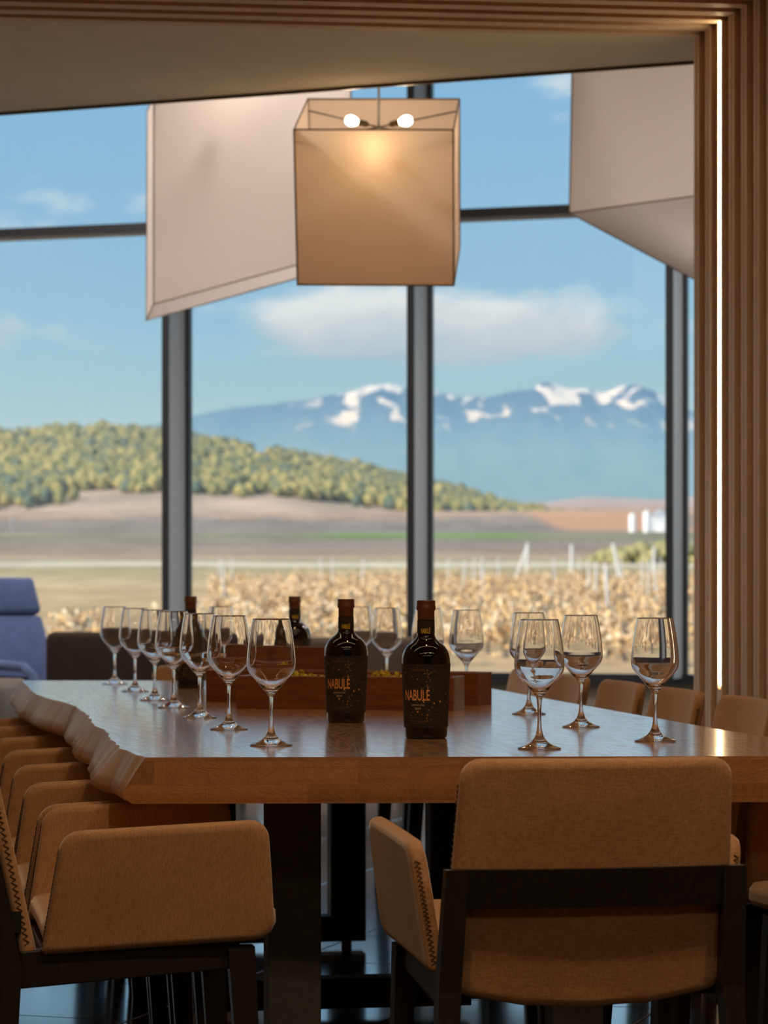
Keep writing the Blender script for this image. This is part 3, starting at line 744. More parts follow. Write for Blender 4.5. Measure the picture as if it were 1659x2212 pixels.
def text_mesh(body, width, height, ang, zc, off, bold=0.0, cut=6):
    cu = bpy.data.curves.new('lettering', 'FONT'); cu.body = body; cu.align_x = 'CENTER'; cu.size = 1; cu.offset = bold; cu.resolution_u = 4
    o = bpy.data.objects.new('lettering_source', cu); link(o)
    dg = bpy.context.evaluated_depsgraph_get()
    me = bpy.data.meshes.new_from_object(o.evaluated_get(dg)); bpy.data.objects.remove(o); bpy.data.curves.remove(cu)
    xs = [v.co.x for v in me.vertices]; 
    caps_h = .69
    x0, x1 = min(xs), max(xs); sx = width / (x1 - x0); sy = height / caps_h
    for v in me.vertices:
        x = (v.co.x - (x0 + x1) / 2) * sx; zz = zc - height / 2 + v.co.y * sy
        r = rad_at(zz) + off; a = ang + x / r
        v.co = Vector((r * math.sin(a), -r * math.cos(a), zz))
    return me
bot = empty('wine_bottle', (0, 0, 0), 0, cat='bottle')
put('glass_body', bbody, None, bot); put('capsule', caps, None, bot)
lb = put('label', wrap_patch(.0235, .1575, R(-112), R(112), .0004), M['label'], bot)
LO = .0007
put('lettering', text_mesh('NABULÉ', .060, .0225, R(-26), .0925, LO, .012), M['copper'], lb)
put('lettering', text_mesh('TERROIR', .033, .0050, R(-22), .1455, LO), M['dimcopper'], lb)
put('lettering', text_mesh('GARNACHA', .030, .0036, R(-22), .0715, LO), M['pale_print'], lb)
put('lettering', text_mesh('2019', .0135, .0040, R(-22), .0640, LO, .02), M['pale_print'], lb)
put('lettering', text_mesh('BODEGAS ARAGONESAS', .045, .0030, R(-20), .0375, LO), M['dimcopper'], lb)
put('lettering', text_mesh('PRODUCT OF SPAIN', .030, .0020, R(-22), .0325, LO), M['dimcopper'], lb)
def flecks(seed, cnt, sz, kinds):
    rnd = random.Random(seed); bm = bmesh.new()
    for _ in range(cnt):
        a = R(rnd.uniform(-100, 100)); zz = rnd.uniform(.028, .152)
        if -72 < math.degrees(a) < 14 and (.078 < zz < .106 or .058 < zz < .075 or .142 < zz < .150 or .03 < zz < .041): continue
        r = rad_at(zz) + .0007; s = sz * rnd.uniform(.5, 1.3); th = rnd.uniform(0, math.pi); asp = rnd.uniform(.18, .5); nn = rnd.choice(kinds)
        vs_ = []
        for k in range(nn):
            ph = 2 * math.pi * (k + .5) / nn; x = s * math.cos(ph); y = s * asp * math.sin(ph)
            dx = x * math.cos(th) - y * math.sin(th); dz_ = x * math.sin(th) + y * math.cos(th)
            aa = a + dx / r; vs_.append(bm.verts.new((r * math.sin(aa), -r * math.cos(aa), zz + dz_)))
        bm.faces.new(vs_)
    me = bpy.data.meshes.new('flecks'); bm.to_mesh(me); bm.free(); return me
put('foil_flecks', flecks(3, 210, .0014, (3, 4, 5)), M['dimcopper'], lb, kind='stuff')
fo = put('foil_flecks', flecks(11, 60, .0018, (3, 4)), M['copper'], lb, kind='stuff')
# small mark under the year and the brighter foil cluster beside the name
bm = bmesh.new()
def flat_poly(pts, ang, zc):
    vs_ = []
    for x, y in pts:
        zz = zc + y; r = rad_at(zz) + .0008; a = ang + x / r; vs_.append(bm.verts.new((r * math.sin(a), -r * math.cos(a), zz)))
    bm.faces.new(vs_)
flat_poly([(-.0022, .002), (.0022, .002), (.0003, -.0025)], R(-22), .0565)
rnd = random.Random(5)
for _ in range(26):
    x = rnd.gauss(.004, .004); y = rnd.choice((rnd.gauss(.047, .006), rnd.gauss(-.045, .006), rnd.gauss(.115 - .092, .008)))
    s = rnd.uniform(.0006, .0013); flat_poly([(x - s, y), (x, y - s * .7), (x + s, y + .0004), (x + .0003, y + s)], R(0), .0925)
flat_poly([(.0148, -.019), (.019, -.019), (.0168, -.0145)], 0, .0925); flat_poly([(.029, -.015), (.0325, -.0155), (.0328, -.0122), (.0295, -.0118)], 0, .0925)
# tail of the L
flat_poly([(-.0098, -.0105), (-.0068, -.0105), (-.0030, -.0165), (-.0042, -.0168)], 0, .0925)
me = bpy.data.meshes.new('mark'); bm.to_mesh(me); bm.free()
put('foil_mark', me, M['copper'], lb)
nb = put('neck_band', wrap_patch(.2225, .2497, R(-170), R(170), .0005, 8, 40), M['label'], bot)
put('lettering', text_mesh('NABULÉ', .0205, .0105, R(-3), .227, .0009, .015), M['yellow_print'], nb)
spots = [((.089, 5.987), 'dark wine bottle with copper lettering standing nearest the camera', 0),
         ((-.090, 6.689), 'dark wine bottle with copper lettering, second from the camera, before the wooden trough', 3),
         ((-.283, 8.95), 'dark wine bottle behind the tall wooden box, only neck and shoulder showing', 10),
         ((-.615, 8.98), 'dark wine bottle behind the row of glasses on the left', -25)]
for i, ((X, Y), lab, rz) in enumerate(spots):
    o = bot if i == 0 else dup(bot)
    o.location = (X, Y, ZT); o.rotation_euler = (0, 0, R(rz)); tag(o, label=lab, group='bottles of red wine on the table')

# ================================================================== WOODEN TROUGHS
def trough(label, right_front, ang, length, depth, h, th=.012, moss=None, lid=False):
    e = empty('wooden_trough', (right_front[0], right_front[1], ZT), R(-ang), label=label, cat='crate', group=None)
    # local x runs to the left end as negative, y away from the camera
    put('front_board', box_mesh((-length, 0, 0), (0, th, h), .0015), M['crate'], e)
    put('back_board', box_mesh((-length, depth - th, 0), (0, depth, h), .0015), M['crate'], e)
    put('end_board', box_mesh((-th, th, 0), (0, depth - th, h), .0015), M['crate'], e)
    put('end_board', box_mesh((-length, th, 0), (-length + th, depth - th, h), .0015), M['crate'], e)
    put('bottom_board', box_mesh((-length + th, th, 0), (-th, depth - th, th)), M['crate'], e)
    if lid: put('top_board', box_mesh((-length + th, th, h - .014), (-th, depth - th, h - .003), .001), M['crate'], e)
    return e
tr = trough('front wooden trough filled with yellow moss, behind the second bottle', (.180, 7.325), 13, .585, .15, .086)
trough('back wooden trough with a closed flat top, longest of the three wooden boxes', (.252, 7.64), 20, .80, .13, .088, lid=True)
trough('tall narrow wooden box standing behind the moss trough', (-.165, 8.19), 4, .30, .13, .146, lid=False)
bm = bmesh.new(); rnd = random.Random(2)
for (xc, sp_) in ((-.20, .055), (-.44, .05), (-.33, .03), (-.075, .03)):
    for _ in range(55):
        x = rnd.gauss(xc, sp_ * .6); x = max(-.565, min(-.02, x)); y = rnd.uniform(.02, .125); hh = .075 + rnd.random() * .024 * math.exp(-((x - xc) / sp_) ** 2)
        m4 = Matrix.Translation((x, y, hh)) @ Matrix.Rotation(rnd.uniform(0, 6), 4, 'Z')
        g = bmesh.ops.create_icosphere(bm, subdivisions=1, radius=rnd.uniform(.003, .007), matrix=m4)
        for vv in g['verts']: vv.co += Vector((rnd.uniform(-.002, .002), rnd.uniform(-.002, .002), rnd.uniform(-.002, .002)))
add_box(bm, (-.572, .0125, .012), (-.0125, .137, .074))
put('moss', bm_mesh(bm, 'moss'), M['moss'], tr, kind='stuff')

# ================================================================== LOUNGE FURNITURE
def cushion(lo, hi, bev): 
    bm = bmesh.new(); add_box(bm, lo, hi, None, bev)
    bmesh.ops.subdivide_edges(bm, edges=[e for e in bm.edges if e.calc_length() > .15], cuts=2)
    return bm_mesh(bm, 'cushion', True, 60)
ac = empty('lounge_chair', (-1.865, 15.6, 0), R(45), label='blue high-backed lounge chair by the window at far left', cat='chair')
def bx(lo, hi, bev, mat, name, rx=0.0, piv=(0, 0, 0), parent=None):
    me = cushion(lo, hi, bev)
    if rx:
        m4 = Matrix.Translation(piv) @ Matrix.Rotation(rx, 4, 'X') @ Matrix.Translation(-Vector(piv)); me.transform(m4)
    return put(name, me, mat, parent)
# local: chair faces +y is away from camera -> faces the camera's side, so front is -y
pv = (0, .30, .42)
sh = bx((-.31, .30, .40), (.31, .335, 1.13), .012, M['blue_shell'], 'backrest_shell', R(-22), pv, ac)
bx((-.285, .20, .42), (.285, .30, .92), .03, M['blue_fabric'], 'backrest_cushion', R(-22), pv, ac)
bx((-.285, .19, .925), (.285, .30, 1.15), .03, M['blue_fabric'], 'headrest', R(-22), pv, ac)
bx((-.29, -.33, .34), (.29, .25, .46), .03, M['blue_fabric'], 'seat_cushion', 0, pv, ac)
for sx in (-1, 1):
    put('armrest', tube_mesh([(sx * .34, .36, .60), (sx * .34, .30, .645), (sx * .34, 0, .65), (sx * .34, -.24, .64), (sx * .34, -.31, .60), (sx * .34, -.335, .52), (sx * .34, -.34, .30)], .028, 10), M['blue_fabric'], ac)
    put('side_panel', box_mesh((sx * .325 - .012, -.32, .30), (sx * .325 + .012, .34, .59), .005), M['blue_shell'], ac)
    for yy in (-.28, .30):
        put('leg', tube_mesh([(sx * .30, yy, 0), (sx * .28, yy * .95, .32)], [.012, .016], 8), M['metal_dark'], ac)
def sofa(label, x0, x1, y, top, mat, rz=0, arms=True, h_arm=.6, name='sofa'):
    w = x1 - x0; e = empty(name, ((x0 + x1) / 2, y, 0), R(rz), label=label, cat='sofa')
    put('backrest', cushion((-w / 2, 0, .16), (w / 2, .20, top), .035), mat, e)
    put('base', box_mesh((-w / 2, .20, .14), (w / 2, .85, .30), .01), mat, e)
    for k in range(2):
        put('seat_cushion', cushion((-w / 2 + .14 + k * (w / 2 - .14) + .003, .20, .30), (-w / 2 + .14 + (k + 1) * (w / 2 - .14) - .003, .86, .45), .035), mat, e)
    for sx in (-1, 1):
        put('armrest', cushion((sx * (w / 2 - .07) - .07, .19, .16), (sx * (w / 2 - .07) + .07, .86, h_arm), .03), mat, e)
        for yy in (.06, .78): put('leg', tube_mesh([(sx * (w / 2 - .08), yy, 0), (sx * (w / 2 - .08), yy, .16)], .018, 8), M['metal_dark'], e)
    return e
sofa('near-black sofa seen from behind, beyond the far left of the table', -1.68, -.66, 14.0, .848, M['sofa_dark'])
sofa('brown sofa seen from behind between the bottles, beyond the table', -.54, .17, 14.2, .818, M['sofa_brown'])
be = empty('ottoman', (-1.98, 12.3, 0), R(-6), label='taupe upholstered ottoman at the far left beyond the table', cat='ottoman')
put('cushion', cushion((-.55, -.30, .36), (.36, .40, .665), .04), M['bench'], be)
put('base', box_mesh((-.52, -.27, .05), (.33, .37, .36), .01), M['sofa_dark'], be)
for x in (-.46, .27):
    for yy in (-.2, .3): put('leg', tube_mesh([(x, yy, 0), (x, yy, .06)], .02, 8), M['metal_dark'], be)

# ================================================================== OUTSIDE
def interp(tab_, x):
    if x <= tab_[0][0]: return tab_[0][1]
    for (x0, y0), (x1, y1) in zip(tab_, tab_[1:]):
        if x <= x1: return y0 + (y1 - y0) * (x - x0) / (x1 - x0)
    return tab_[-1][1]
GR = [(18, -.35), (30, -.02), (40, .12), (60, .38), (100, .90), (137, 1.35), (200, 2.4), (300, 4.1), (450, 7.0), (700, 13.7), (900, 20.2), (1000, 25.5), (1100, 31), (1600, 46), (2600, 80), (5000, 140)]
def ground_z(x, y): return interp(GR, y) + .06 * noise.noise(Vector((x * .05, y * .05, 0))) * min(1, y / 60)
def grid_mesh(rows, name='grid'):
    bm = bmesh.new(); g = [[bm.verts.new(p) for p in r] for r in rows]
    for a, b in zip(g, g[1:]):
        for k in range(len(a) - 1): bm.faces.new((a[k], a[k + 1], b[k + 1], b[k]))
    me = bpy.data.meshes.new(name); bm.to_mesh(me); bm.free()
    for p in me.polygons: p.use_smooth = True
    return me
ys = [-70, -30, -10, 5, 12]; y = 17.5
while y < 3000: ys.append(y); y *= 1.035
rows = [[(x_ * (14 + abs(y) * .55), y, ground_z(x_ * (14 + abs(y) * .55), y)) for x_ in [k / 20 - 1 for k in range(41)]] for y in ys]
# keep the ground below the building's floor line near the wall
m, t = nt_new('fields')
b = N(t, 'ShaderNodeBsdfDiffuse'); o_ = N(t, 'ShaderNodeOutputMaterial'); L(t, b.outputs[0], o_.inputs[0])
c = N(t, 'ShaderNodeTexCoord'); s_ = N(t, 'ShaderNodeSeparateXYZ'); L(t, c.outputs['Object'], s_.inputs[0])
lg = math_n(t, 'LOGARITHM', math_n(t, 'MAXIMUM', s_.outputs[1], 1.0), 10.0)
nn = N(t, 'ShaderNodeTexNoise', Scale=0.012, Detail=4.0); L(t, c.outputs['Object'], nn.inputs['Vector'])
lg = math_n(t, 'ADD', lg, math_n(t, 'MULTIPLY', math_n(t, 'SUBTRACT', nn.outputs['Fac'], .5), .09))
nf = N(t, 'ShaderNodeTexNoise', Scale=0.06, Detail=4.0); L(t, c.outputs['Object'], nf.inputs['Vector'])
lg = math_n(t, 'ADD', lg, math_n(t, 'MULTIPLY', math_n(t, 'SUBTRACT', nf.outputs['Fac'], .5), .075))
lo_, hi_ = math.log10(20), math.log10(1300)
def P(d): return (math.log10(d) - lo_) / (hi_ - lo_)
fac = math_n(t, 'DIVIDE', math_n(t, 'SUBTRACT', lg, lo_), hi_ - lo_)
colr = ramp(t, fac, [(P(22), (.50, .37, .23)), (P(60), (.60, .43, .25)), (P(120), (.66, .49, .31)), (P(165), (.55, .44, .28)), (P(205), (.44, .39, .23)), (P(228), (.74, .67, .52)), (P(252), (.76, .69, .54)), (P(278), (.40, .35, .22)), (P(330), (.52, .40, .29)), (P(400), (.40, .32, .25)), (P(560), (.33, .285, .25)), (P(690), (.28, .29, .19)), (P(770), (.40, .34, .27)), (P(860), (.29, .26, .24)), (P(1000), (.36, .30, .25)), (P(1090), (.62, .43, .32)), (P(1200), (.58, .40, .30))])
fine = N(t, 'ShaderNodeTexNoise', Scale=.6, Detail=6.0); mpf = N(t, 'ShaderNodeMapping'); mpf.inputs['Scale'].default_value = (1, .25, 1); L(t, c.outputs['Object'], mpf.inputs[0]); L(t, mpf.outputs[0], fine.inputs['Vector'])
colr = mixc(t, .6, colr, ramp(t, fine.outputs['Fac'], [(.3, (.62, .6, .58)), (.7, (1.2, 1.18, 1.1))]), 'MULTIPLY')
wide = N(t, 'ShaderNodeTexNoise', Scale=.03, Detail=6.0, Roughness=.65); mpw = N(t, 'ShaderNodeMapping'); mpw.inputs['Scale'].default_value = (1.6, .7, 1); L(t, c.outputs['Object'], mpw.inputs[0]); L(t, mpw.outputs[0], wide.inputs['Vector'])
colr = mixc(t, .8, colr, ramp(t, wide.outputs['Fac'], [(.32, (.66, .64, .60)), (.66, (1.22, 1.18, 1.12))]), 'MULTIPLY')
def soft_band(v, lo, hi, w):
    a_ = math_n(t, 'DIVIDE', math_n(t, 'SUBTRACT', v, lo), w, True); b_ = math_n(t, 'DIVIDE', math_n(t, 'SUBTRACT', hi, v), w, True)
    return math_n(t, 'MULTIPLY', a_, b_)
meadow = math_n(t, 'MULTIPLY', soft_band(s_.outputs[1], 690, 790, 20), soft_band(s_.outputs[0], -24, 46, 12))
colr = mixc(t, math_n(t, 'MULTIPLY', meadow, .8), colr, (.20, .34, .10, 1))
clay = math_n(t, 'MULTIPLY', soft_band(s_.outputs[1], 815, 1100, 25), soft_band(s_.outputs[0], 52, 100, 6))
colr = mixc(t, math_n(t, 'MULTIPLY', clay, .85), colr, (.66, .36, .20, 1))
L(t, colr, b.inputs[0]); M['fields'] = m
put('ground', grid_mesh(rows, 'ground'), M['fields'], kind='structure')

def hillside(name, ridge, base, d0, d1, px0, px1, npx, nrow, mat, drop=0, rough=0.0, seed=0, back=True, skirt=0):
    """ridge/base: (bearing px, height px) silhouettes measured at the real distances d0 (foot) and d1 (crest)"""
    rows = []
    for i in range(nrow + 1):
        tt = i / nrow; d = d0 + (d1 - d0) * tt; row = []
        e_ = tt ** .9
        for k in range(npx + 1):
            px = px0 + (px1 - px0) * k / npx
            rb, rr = 1270 - interp(base, px), 1270 - interp(ridge, px) - drop
            rel = rb + (rr - rb) * e_
            x = (px - 829.5) / 6100 * d; zz = EYE + rel / 6100 * d
            if rough: zz += rough * math.sin(math.pi * min(1, tt * 1.0)) ** .5 * (noise.multi_fractal(Vector((x * .0011 + seed, d * .0011, 0)), 1.0, 2.1, 5) - .9) if tt < 1 else 0
            row.append((x, d, zz))
        rows.append(row)
    if skirt: rows.insert(0, [(x * skirt / d0, skirt, interp(GR, skirt) - 1.5) for x, d_, zz in rows[0]])
    if back: rows.append([(x * 1.1, y + (d1 - d0) * .5, max(-5, zz * .5)) for x, y, zz in rows[-1]])
    return rows
ridge = [(-400, 945), (-100, 930), (0, 932), (100, 918), (150, 915), (230, 914), (340, 922), (420, 938), (500, 948), (600, 965), (700, 985), (800, 1005), (880, 1022), (960, 1041), (1050, 1067), (1130, 1092), (1200, 1108), (1260, 1124), (1330, 1134)]
foot = [(-400, 1112), (0, 1106), (160, 1092), (350, 1080), (480, 1078), (600, 1074), (700, 1086), (850, 1104), (1000, 1120), (1250, 1134), (1330, 1138)]
M['hill'] = speckle('stony_hillside', (.34, .26, .17), (.66, .47, .33), .045, 0.95, 0, stretch=(.5, 1, 1))
hrows = hillside('hill', ridge, foot, 1120, 1560, -400, 1330, 110, 16, M['hill'], drop=18, skirt=1085)
put('hill', grid_mesh(hrows, 'hill'), M['hill'], kind='structure')
put('hill_slope', grid_mesh(hillside('x', [(1100, 1118), (1160, 1092), (1200, 1082), (1270, 1073), (1350, 1076), (1440, 1079), (1520, 1070), (1900, 1060)], [(1100, 1136), (1900, 1136)], 1500, 2050, 1100, 1900, 40, 6, None)), speckle('pale_dry_hills', (.44, .33, .26), (.56, .42, .33), .012, 0.95, 0), kind='structure')
# pine wood on the hill: far too many to count
rnd = random.Random(21)
bm0 = bmesh.new(); bmesh.ops.create_icosphere(bm0, subdivisions=1, radius=1.0)
ico = [v.co.copy() for v in bm0.verts]; icof = [tuple(v.index for v in f_.verts) for f_ in bm0.faces]; bm0.free()
V, Fc, Mi = [], [], []
cnt = 0
while cnt < 5200:
    px = rnd.uniform(-330, 1290); tt = rnd.random() ** .85
    lim = 0.0 if px > 600 else .03
    bare = noise.noise(Vector((px * .008, tt * 5, 2.0)))
    if px < 160: lim = .02
    elif px < 420: lim = .09
    if tt < lim + .08 * noise.noise(Vector((px * .02, 0, 0))) or bare > .42: continue
    d = 1120 + 440 * tt; rb, rr = 1270 - interp(foot, px), 1270 - interp(ridge, px) - 18
    rel = rb + (rr - rb) * tt ** .9
    x = (px - 829.5) / 6100 * d; zz = EYE + rel / 6100 * d
    h = rnd.uniform(2.2, 3.6) * (1.25 if rnd.random() < .06 else 1); w = h * rnd.uniform(.75, 1.15)
    b0 = len(V)
    for q in ico:
        j = 1 + .25 * noise.noise(Vector((q.x * 2 + cnt, q.y * 2, q.z * 2)))
        V.append((x + q.x * w * j, d + q.y * w * j, zz + h * .8 + q.z * h * j))
    Fc += [tuple(b0 + i for i in f_) for f_ in icof]; Mi += [rnd.choice((0, 0, 0, 1, 1, 2))] * len(icof)
    cnt += 1
me = bpy.data.meshes.new('pine_forest'); me.from_pydata(V, [], Fc); me.polygons.foreach_set('material_index', Mi)
for nm, cc_ in (('pine_green', (.22, .21, .07)), ('yellow_green_pine', (.37, .31, .10)), ('blue_green_pine', (.11, .15, .10))):
    me.materials.append(principled(nm, cc_, .9)[0])
put('pine_forest', me, None, None, label='pine woodland covering the low hill left of centre', cat='forest', kind='stuff')

# snowy mountain
mr = [(-900, 960), (-300, 935), (0, 926), (200, 923), (330, 918), (410, 899), (500, 882), (600, 872), (700, 858), (760, 845), (800, 832), (840, 830), (870, 838), (900, 845), (950, 847), (1000, 858), (1060, 857), (1100, 849), (1150, 838), (1170, 827), (1195, 831), (1215, 836), (1260, 838), (1300, 851), (1340, 835), (1380, 829), (1405, 841), (1440, 862), (1500, 889), (1700, 930), (2200, 980)]
mb_ = [(-900, 1120), (2200, 1120)]
D0, D1 = 4300, 6300
rows = []
NP, NRW = 300, 70
for i in range(NRW + 1):
    tt = i / NRW; d = D0 + (D1 - D0) * tt; row = []
    for k in range(NP + 1):
        px = -700 + 2700 * k / NP
        rel = (1270 - 1120) + (1270 - interp(mr, px) - 150) * (tt ** 1.25)
        x = (px - 829.5) / 6100 * d; zz = EYE + rel / 6100 * d
        g = noise.ridged_multi_fractal(Vector((x * .0035 + 3, d * .0013, 1.7)), 1.0, 2.0, 5, 1.0, 2.0)
        zz += (g - 1.1) * 44 * math.sin(math.pi * tt) ** .7 if 0 < tt < 1 else 0
        zz += 5 * noise.noise(Vector((x * .02, d * .02, 0)))
        row.append((x, d, zz))
    rows.append(row)
rows.append([(x, y + 1500, zz * .5) for x, y, zz in rows[-1]])
m, t = nt_new('snowy_mountain')
b = N(t, 'ShaderNodeBsdfDiffuse'); o_ = N(t, 'ShaderNodeOutputMaterial'); L(t, b.outputs[0], o_.inputs[0])
c = N(t, 'ShaderNodeTexCoord'); s_ = N(t, 'ShaderNodeSeparateXYZ'); L(t, c.outputs['Object'], s_.inputs[0])
mpn = N(t, 'ShaderNodeMapping'); mpn.inputs['Scale'].default_value = (.019, .005, .008); L(t, c.outputs['Object'], mpn.inputs[0])
n1 = N(t, 'ShaderNodeTexNoise', Scale=1.0, Detail=6.0, Roughness=.6, Distortion=.4); L(t, mpn.outputs[0], n1.inputs['Vector'])
hz = math_n(t, 'DIVIDE', math_n(t, 'SUBTRACT', s_.outputs[2], 330.0), 120.0)
sn = math_n(t, 'ADD', math_n(t, 'MULTIPLY', hz, .40), math_n(t, 'MULTIPLY', math_n(t, 'SUBTRACT', n1.outputs['Fac'], .5), 3.4))
snow = ramp(t, sn, [(.30, (0, 0, 0)), (.44, (1, 1, 1))])
lim = ramp(t, math_n(t, 'DIVIDE', math_n(t, 'SUBTRACT', s_.outputs[2], 300.0), 100.0), [(.12, (0, 0, 0)), (.45, (1, 1, 1))])
xl = ramp(t, math_n(t, 'DIVIDE', math_n(t, 'ADD', s_.outputs[0], 260.0), 200.0), [(.2, (0, 0, 0)), (.9, (1, 1, 1))])
snow = math_n(t, 'MULTIPLY', snow, math_n(t, 'MULTIPLY', lim, xl))
L(t, mixc(t, snow, (.055, .10, .17, 1), (.90, .90, .90, 1)), b.inputs[0])  # rock blue has some of the distance haze painted into it
put('mountain', grid_mesh(rows, 'mountain'), m, kind='structure')
# valley haze in front of the mountain
m, t = nt_new('valley_haze')
vsn = N(t, 'ShaderNodeVolumeScatter', Density=.00105, Anisotropy=0.0); vsn.inputs['Color'].default_value = (.24, .55, 1.0, 1)
o_ = N(t, 'ShaderNodeOutputMaterial'); L(t, vsn.outputs[0], o_.inputs['Volume'])
m2, t = nt_new('thin_haze')
vsn = N(t, 'ShaderNodeVolumeScatter', Density=.00016, Anisotropy=0.0); vsn.inputs['Color'].default_value = (.62, .78, 1.0, 1)
o_ = N(t, 'ShaderNodeOutputMaterial'); L(t, vsn.outputs[0], o_.inputs['Volume'])
put('haze', box_mesh((-1500, 500, -50), (1500, 2140, 262)), m2, None, label='thin haze over the far fields and the wooded hill', cat='haze', kind='stuff')
put('haze', box_mesh((-2600, 2150, -50), (2600, 4200, 205)), m, None, label='blue haze in the valley before the mountain', cat='haze', kind='stuff')

# vineyard
def vine_mesh(seed, leaves=150):
    rnd = random.Random(seed); bm = bmesh.new()
    p = [Vector((0, 0, 0))]
    for k in range(4): p.append(p[-1] + Vector((rnd.uniform(-.04, .04), rnd.uniform(-.04, .04), .085)))
    add_tube(bm, p, [.05, .042, .038, .04, .045], 5)
    for k in range(6):
        a = rnd.uniform(0, 6.28); b0 = p[-1]; m_ = b0 + Vector((.12 * math.cos(a), .12 * math.sin(a), .10))
        add_tube(bm, [b0, m_, m_ + Vector((rnd.uniform(-.12, .12), rnd.uniform(-.12, .12), rnd.uniform(.2, .42)))], [.022, .014, .006], 4)
    for _ in range(leaves):
        c = p[-1] + Vector((rnd.gauss(0, .24), rnd.gauss(0, .24), rnd.triangular(-.25, .50, .12))); s = rnd.uniform(.028, .06)
        a = Vector((rnd.uniform(-1, 1), rnd.uniform(-1, 1), rnd.uniform(-1, 1))).normalized(); b = a.cross(Vector((rnd.uniform(-1, 1), rnd.uniform(-1, 1), rnd.uniform(-1, 1)))).normalized()
        fc = bm.faces.new([bm.verts.new(c + a * s), bm.verts.new(c + b * s), bm.verts.new(c - a * s), bm.verts.new(c - b * s)]); fc.material_index = 1 if rnd.random() < .7 else 2
    me = bpy.data.meshes.new('vine'); bm.to_mesh(me); bm.free()
    for q in ('vine_bark', 'vine_leaf', 'vine_leaf_pale'): me.materials.append(M[q])
    return me
M['vine_bark'] = principled('vine_bark', (.16, .13, .12), .9)[0]
M['vine_leaf'] = speckle('dry_vine_leaf', (.66, .42, .19), (.84, .58, .30), 3, .8, 0)
M['vine_leaf_pale'] = principled('pale_dry_leaf', (.78, .64, .44), .8)[0]
vm = [vine_mesh(s) for s in range(6)]
rnd = random.Random(4)
cand = []
d = 36.0
while d < 122:
    half = d * .118 + 1.0
    x = -half
    while x < half:
        cand.append((d + rnd.uniform(-.2, .2), x + rnd.uniform(-.12, .12))); x += 1.30 + d * .004
    d *= 1.040
cand = [q for q in cand if not (q[1] < -.060 * q[0] and q[0] > 42)]
cand.sort()
for i, (d, x) in enumerate(cand[:290]):
    o = bpy.data.objects.new('grape_vine', vm[i % 6]); link(o); o.location = (x, d, ground_z(x, d) - .02); o.rotation_euler = (0, 0, rnd.uniform(-.5, .5) + (math.pi if i % 2 else 0)); s = rnd.uniform(.68, .98); o.scale = (s, s, s * rnd.uniform(.85, 1.1))
    tag(o, label='dry golden grape vine in the vineyard just outside the window', cat='vine', group='grape vines outside the window')
rest = cand[290:]
V, Fc, Mi = [], [], []
for i, (d, x) in enumerate(rest):
    mm = vm[i % 6]; b0 = len(V); a = rnd.uniform(0, 6); s = rnd.uniform(.8, 1.15); zz = ground_z(x, d)
    for v in mm.vertices: V.append((x + s * (v.co.x * math.cos(a) - v.co.y * math.sin(a)), d + s * (v.co.x * math.sin(a) + v.co.y * math.cos(a)), zz + s * v.co.z))
    for p in mm.polygons: Fc.append(tuple(b0 + k for k in p.vertices)); Mi.append(p.material_index)
if V:
    me = bpy.data.meshes.new('vine_rows'); me.from_pydata(V, [], Fc); me.polygons.foreach_set('material_index', Mi)
    for q in ('vine_bark', 'vine_leaf', 'vine_leaf_pale'): me.materials.append(M[q])
    put('distant_vineyard', me, None, None, label='farther part of the vineyard, vines too small to tell apart', cat='vineyard', kind='stuff')
M['post'] = speckle('grey_galvanised_post', (.55, .55, .55), (.70, .70, .70), 6, .5, 0)
def post(px, d, h, lean, label, brace=None):
    x = (px - 829.5) / 6100 * d; zz = ground_z(x, d) - .05
    e = empty('trellis_post', (x, d, zz), 0, label=label, cat='post', group='trellis posts at the end of the vine rows')
    put('stake', tube_mesh([(0, 0, 0), (lean, 0, h)], .085, 8), M['post'], e)
    if brace: put('brace', tube_mesh([(brace, 0, 0), (lean, 0, h * .95)], .06, 8), M['post'], e)
post(1137, 137, 1.95, .06, 'pale trellis post with a slanting brace beside it', -.62)
post(1235, 140, 1.85, .0, 'plain upright grey trellis post between the braced and the leaning one')
post(1341, 132, 1.95, -.36, 'pale trellis post leaning to the left, before the green bushes')
post(1412, 150, 1.7, .02, 'faint upright trellis post near the right window fin')
post(26, 800, 5.5, -.6, 'short white pole standing in the far field at left')
st_me = tube_mesh([(0, 0, 0), (.01, 0, 1.25)], [.03, .028], 6); st_me.materials.append(M['post'])
rnd = random.Random(17)
for i in range(26):
    for _ in range(60):
        d = rnd.uniform(48, 118); x = rnd.uniform(-.062, .112) * d
        if all(abs(q[0] - d) > .75 or abs(q[1] - x) > .75 for q in cand): break
    else: continue
    o = put('vine_stake', st_me, None, None, loc=(x, d, ground_z(x, d) - .03), rot=(rnd.uniform(-.05, .05), rnd.uniform(-.06, .06), 0))
    tag(o, label='thin grey stake standing among the grape vines', cat='stake', group='stakes among the grape vines')
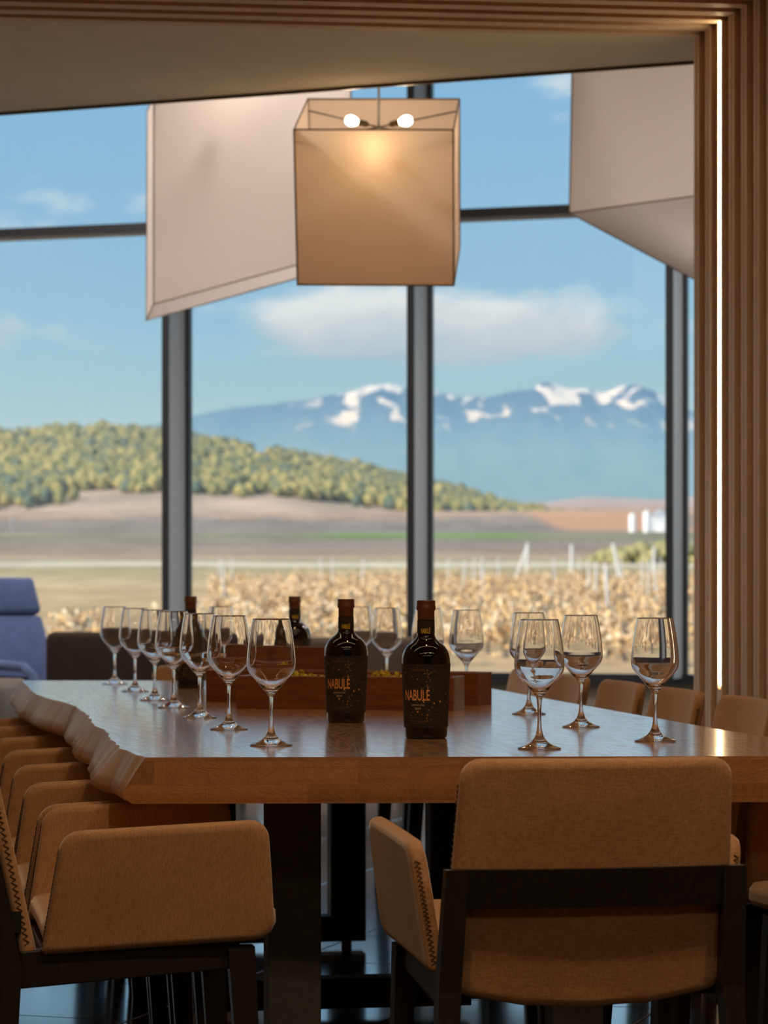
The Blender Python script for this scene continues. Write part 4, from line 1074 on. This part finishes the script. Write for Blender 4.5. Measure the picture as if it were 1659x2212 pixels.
# yellow-green bushes at the right
def blob_mass(name, pts, mat, label, cat, kind='stuff'):
    V, Fc = [], []
    for (x, y, zz, rx, rz_) in pts:
        b0 = len(V)
        for q in ico:
            j = 1 + .3 * noise.noise(Vector((q.x * 2 + x, q.y * 2 + y, q.z * 2))); V.append((x + q.x * rx * j, y + q.y * rx * j, zz + q.z * rz_ * j))
        Fc += [tuple(b0 + i for i in f_) for f_ in icof]
    me = bpy.data.meshes.new(name); me.from_pydata(V, [], Fc)
    for p in me.polygons: p.use_smooth = True
    return put(name, me, mat, None, label=label, cat=cat, kind=kind)
rnd = random.Random(8); pts = []
for _ in range(420):
    px = rnd.triangular(1240, 1620, 1480); top = interp([(1240, 1222), (1290, 1195), (1340, 1180), (1440, 1172), (1620, 1172)], px)
    yy = rnd.uniform(top + 6, 1236); d = 260 + rnd.uniform(-10, 10); x = (px - 829.5) / 6100 * d
    pts.append((x, d, EYE + (1270 - yy) / 6100 * d, rnd.uniform(.4, .9), rnd.uniform(.35, .7)))
blob_mass('bushes', pts, speckle('yellow_green_leaves', (.29, .27, .11), (.37, .33, .15), .8, .9, 0), 'yellow-green bushes at the edge of the vineyard on the right', 'bushes')
rnd = random.Random(9); pts = []
for _ in range(40):
    px = rnd.gauss(1318, 10); yy = rnd.gauss(1231, 5); d = 235; pts.append(((px - 829.5) / 6100 * d, d, EYE + (1270 - yy) / 6100 * d, .3, .3))
blob_mass('russet_shrub', pts, principled('russet_leaves', (.30, .16, .08), .9)[0], 'low russet shrub before the green bushes', 'shrub')
# farm: tanks and a hall in front of the pale hills
M['white_paint'] = principled('white_painted_steel', (.86, .86, .86), .5)[0]
M['grey_roof'] = principled('grey_sheet_metal', (.45, .50, .56), .5)[0]
def tank(px, d, w, h, label):
    x = (px - 829.5) / 6100 * d; zz = EYE + (1270 - 1152) / 6100 * d
    e = empty('storage_tank', (x, d, zz), 0, label=label, cat='tank')
    put('barrel', lathe_mesh([(0, -1), (w / 2, -1), (w / 2, h * .9), (w * .3, h * .98), (0, h)], 24), M['white_paint'], e)
    put('hatch', lathe_mesh([(0, h - .05), (w * .12, h - .05), (w * .12, h + .3), (0, h + .35)], 12), M['grey_roof'], e)
tank(1397, 790, 2.0, 6.3, 'tall bright white storage tank beside the farm hall')
tank(1366, 795, 1.9, 5.6, 'shorter pale storage tank left of the tall white one')
d = 800; x = (1424 - 829.5) / 6100 * d; zz = EYE + (1270 - 1150) / 6100 * d
e = empty('farm_hall', (x, d, zz), R(-12), label='pale farm hall with a low gable by the white tanks', cat='building')
put('wall', box_mesh((-2.4, 0, -1.5), (2.4, 7, 4.9)), principled('pale_cladding', (.62, .66, .70), .7)[0], e)
bm = bmesh.new()
q = [[bm.verts.new(p) for p in ((-2.7, yy, 4.8), (2.7, yy, 4.8), (0, yy, 6.6))] for yy in (-.3, 7.3)]
bm.faces.new(q[0]); bm.faces.new(q[1][::-1])
for k in range(3): bm.faces.new((q[0][k], q[0][(k + 1) % 3], q[1][(k + 1) % 3], q[1][k]))
put('roof', bm_mesh(bm, 'roof'), M['grey_roof'], e)
put('door', box_mesh((-.9, -.06, -1.2), (.9, 0, 2.6)), M['white_paint'], e)
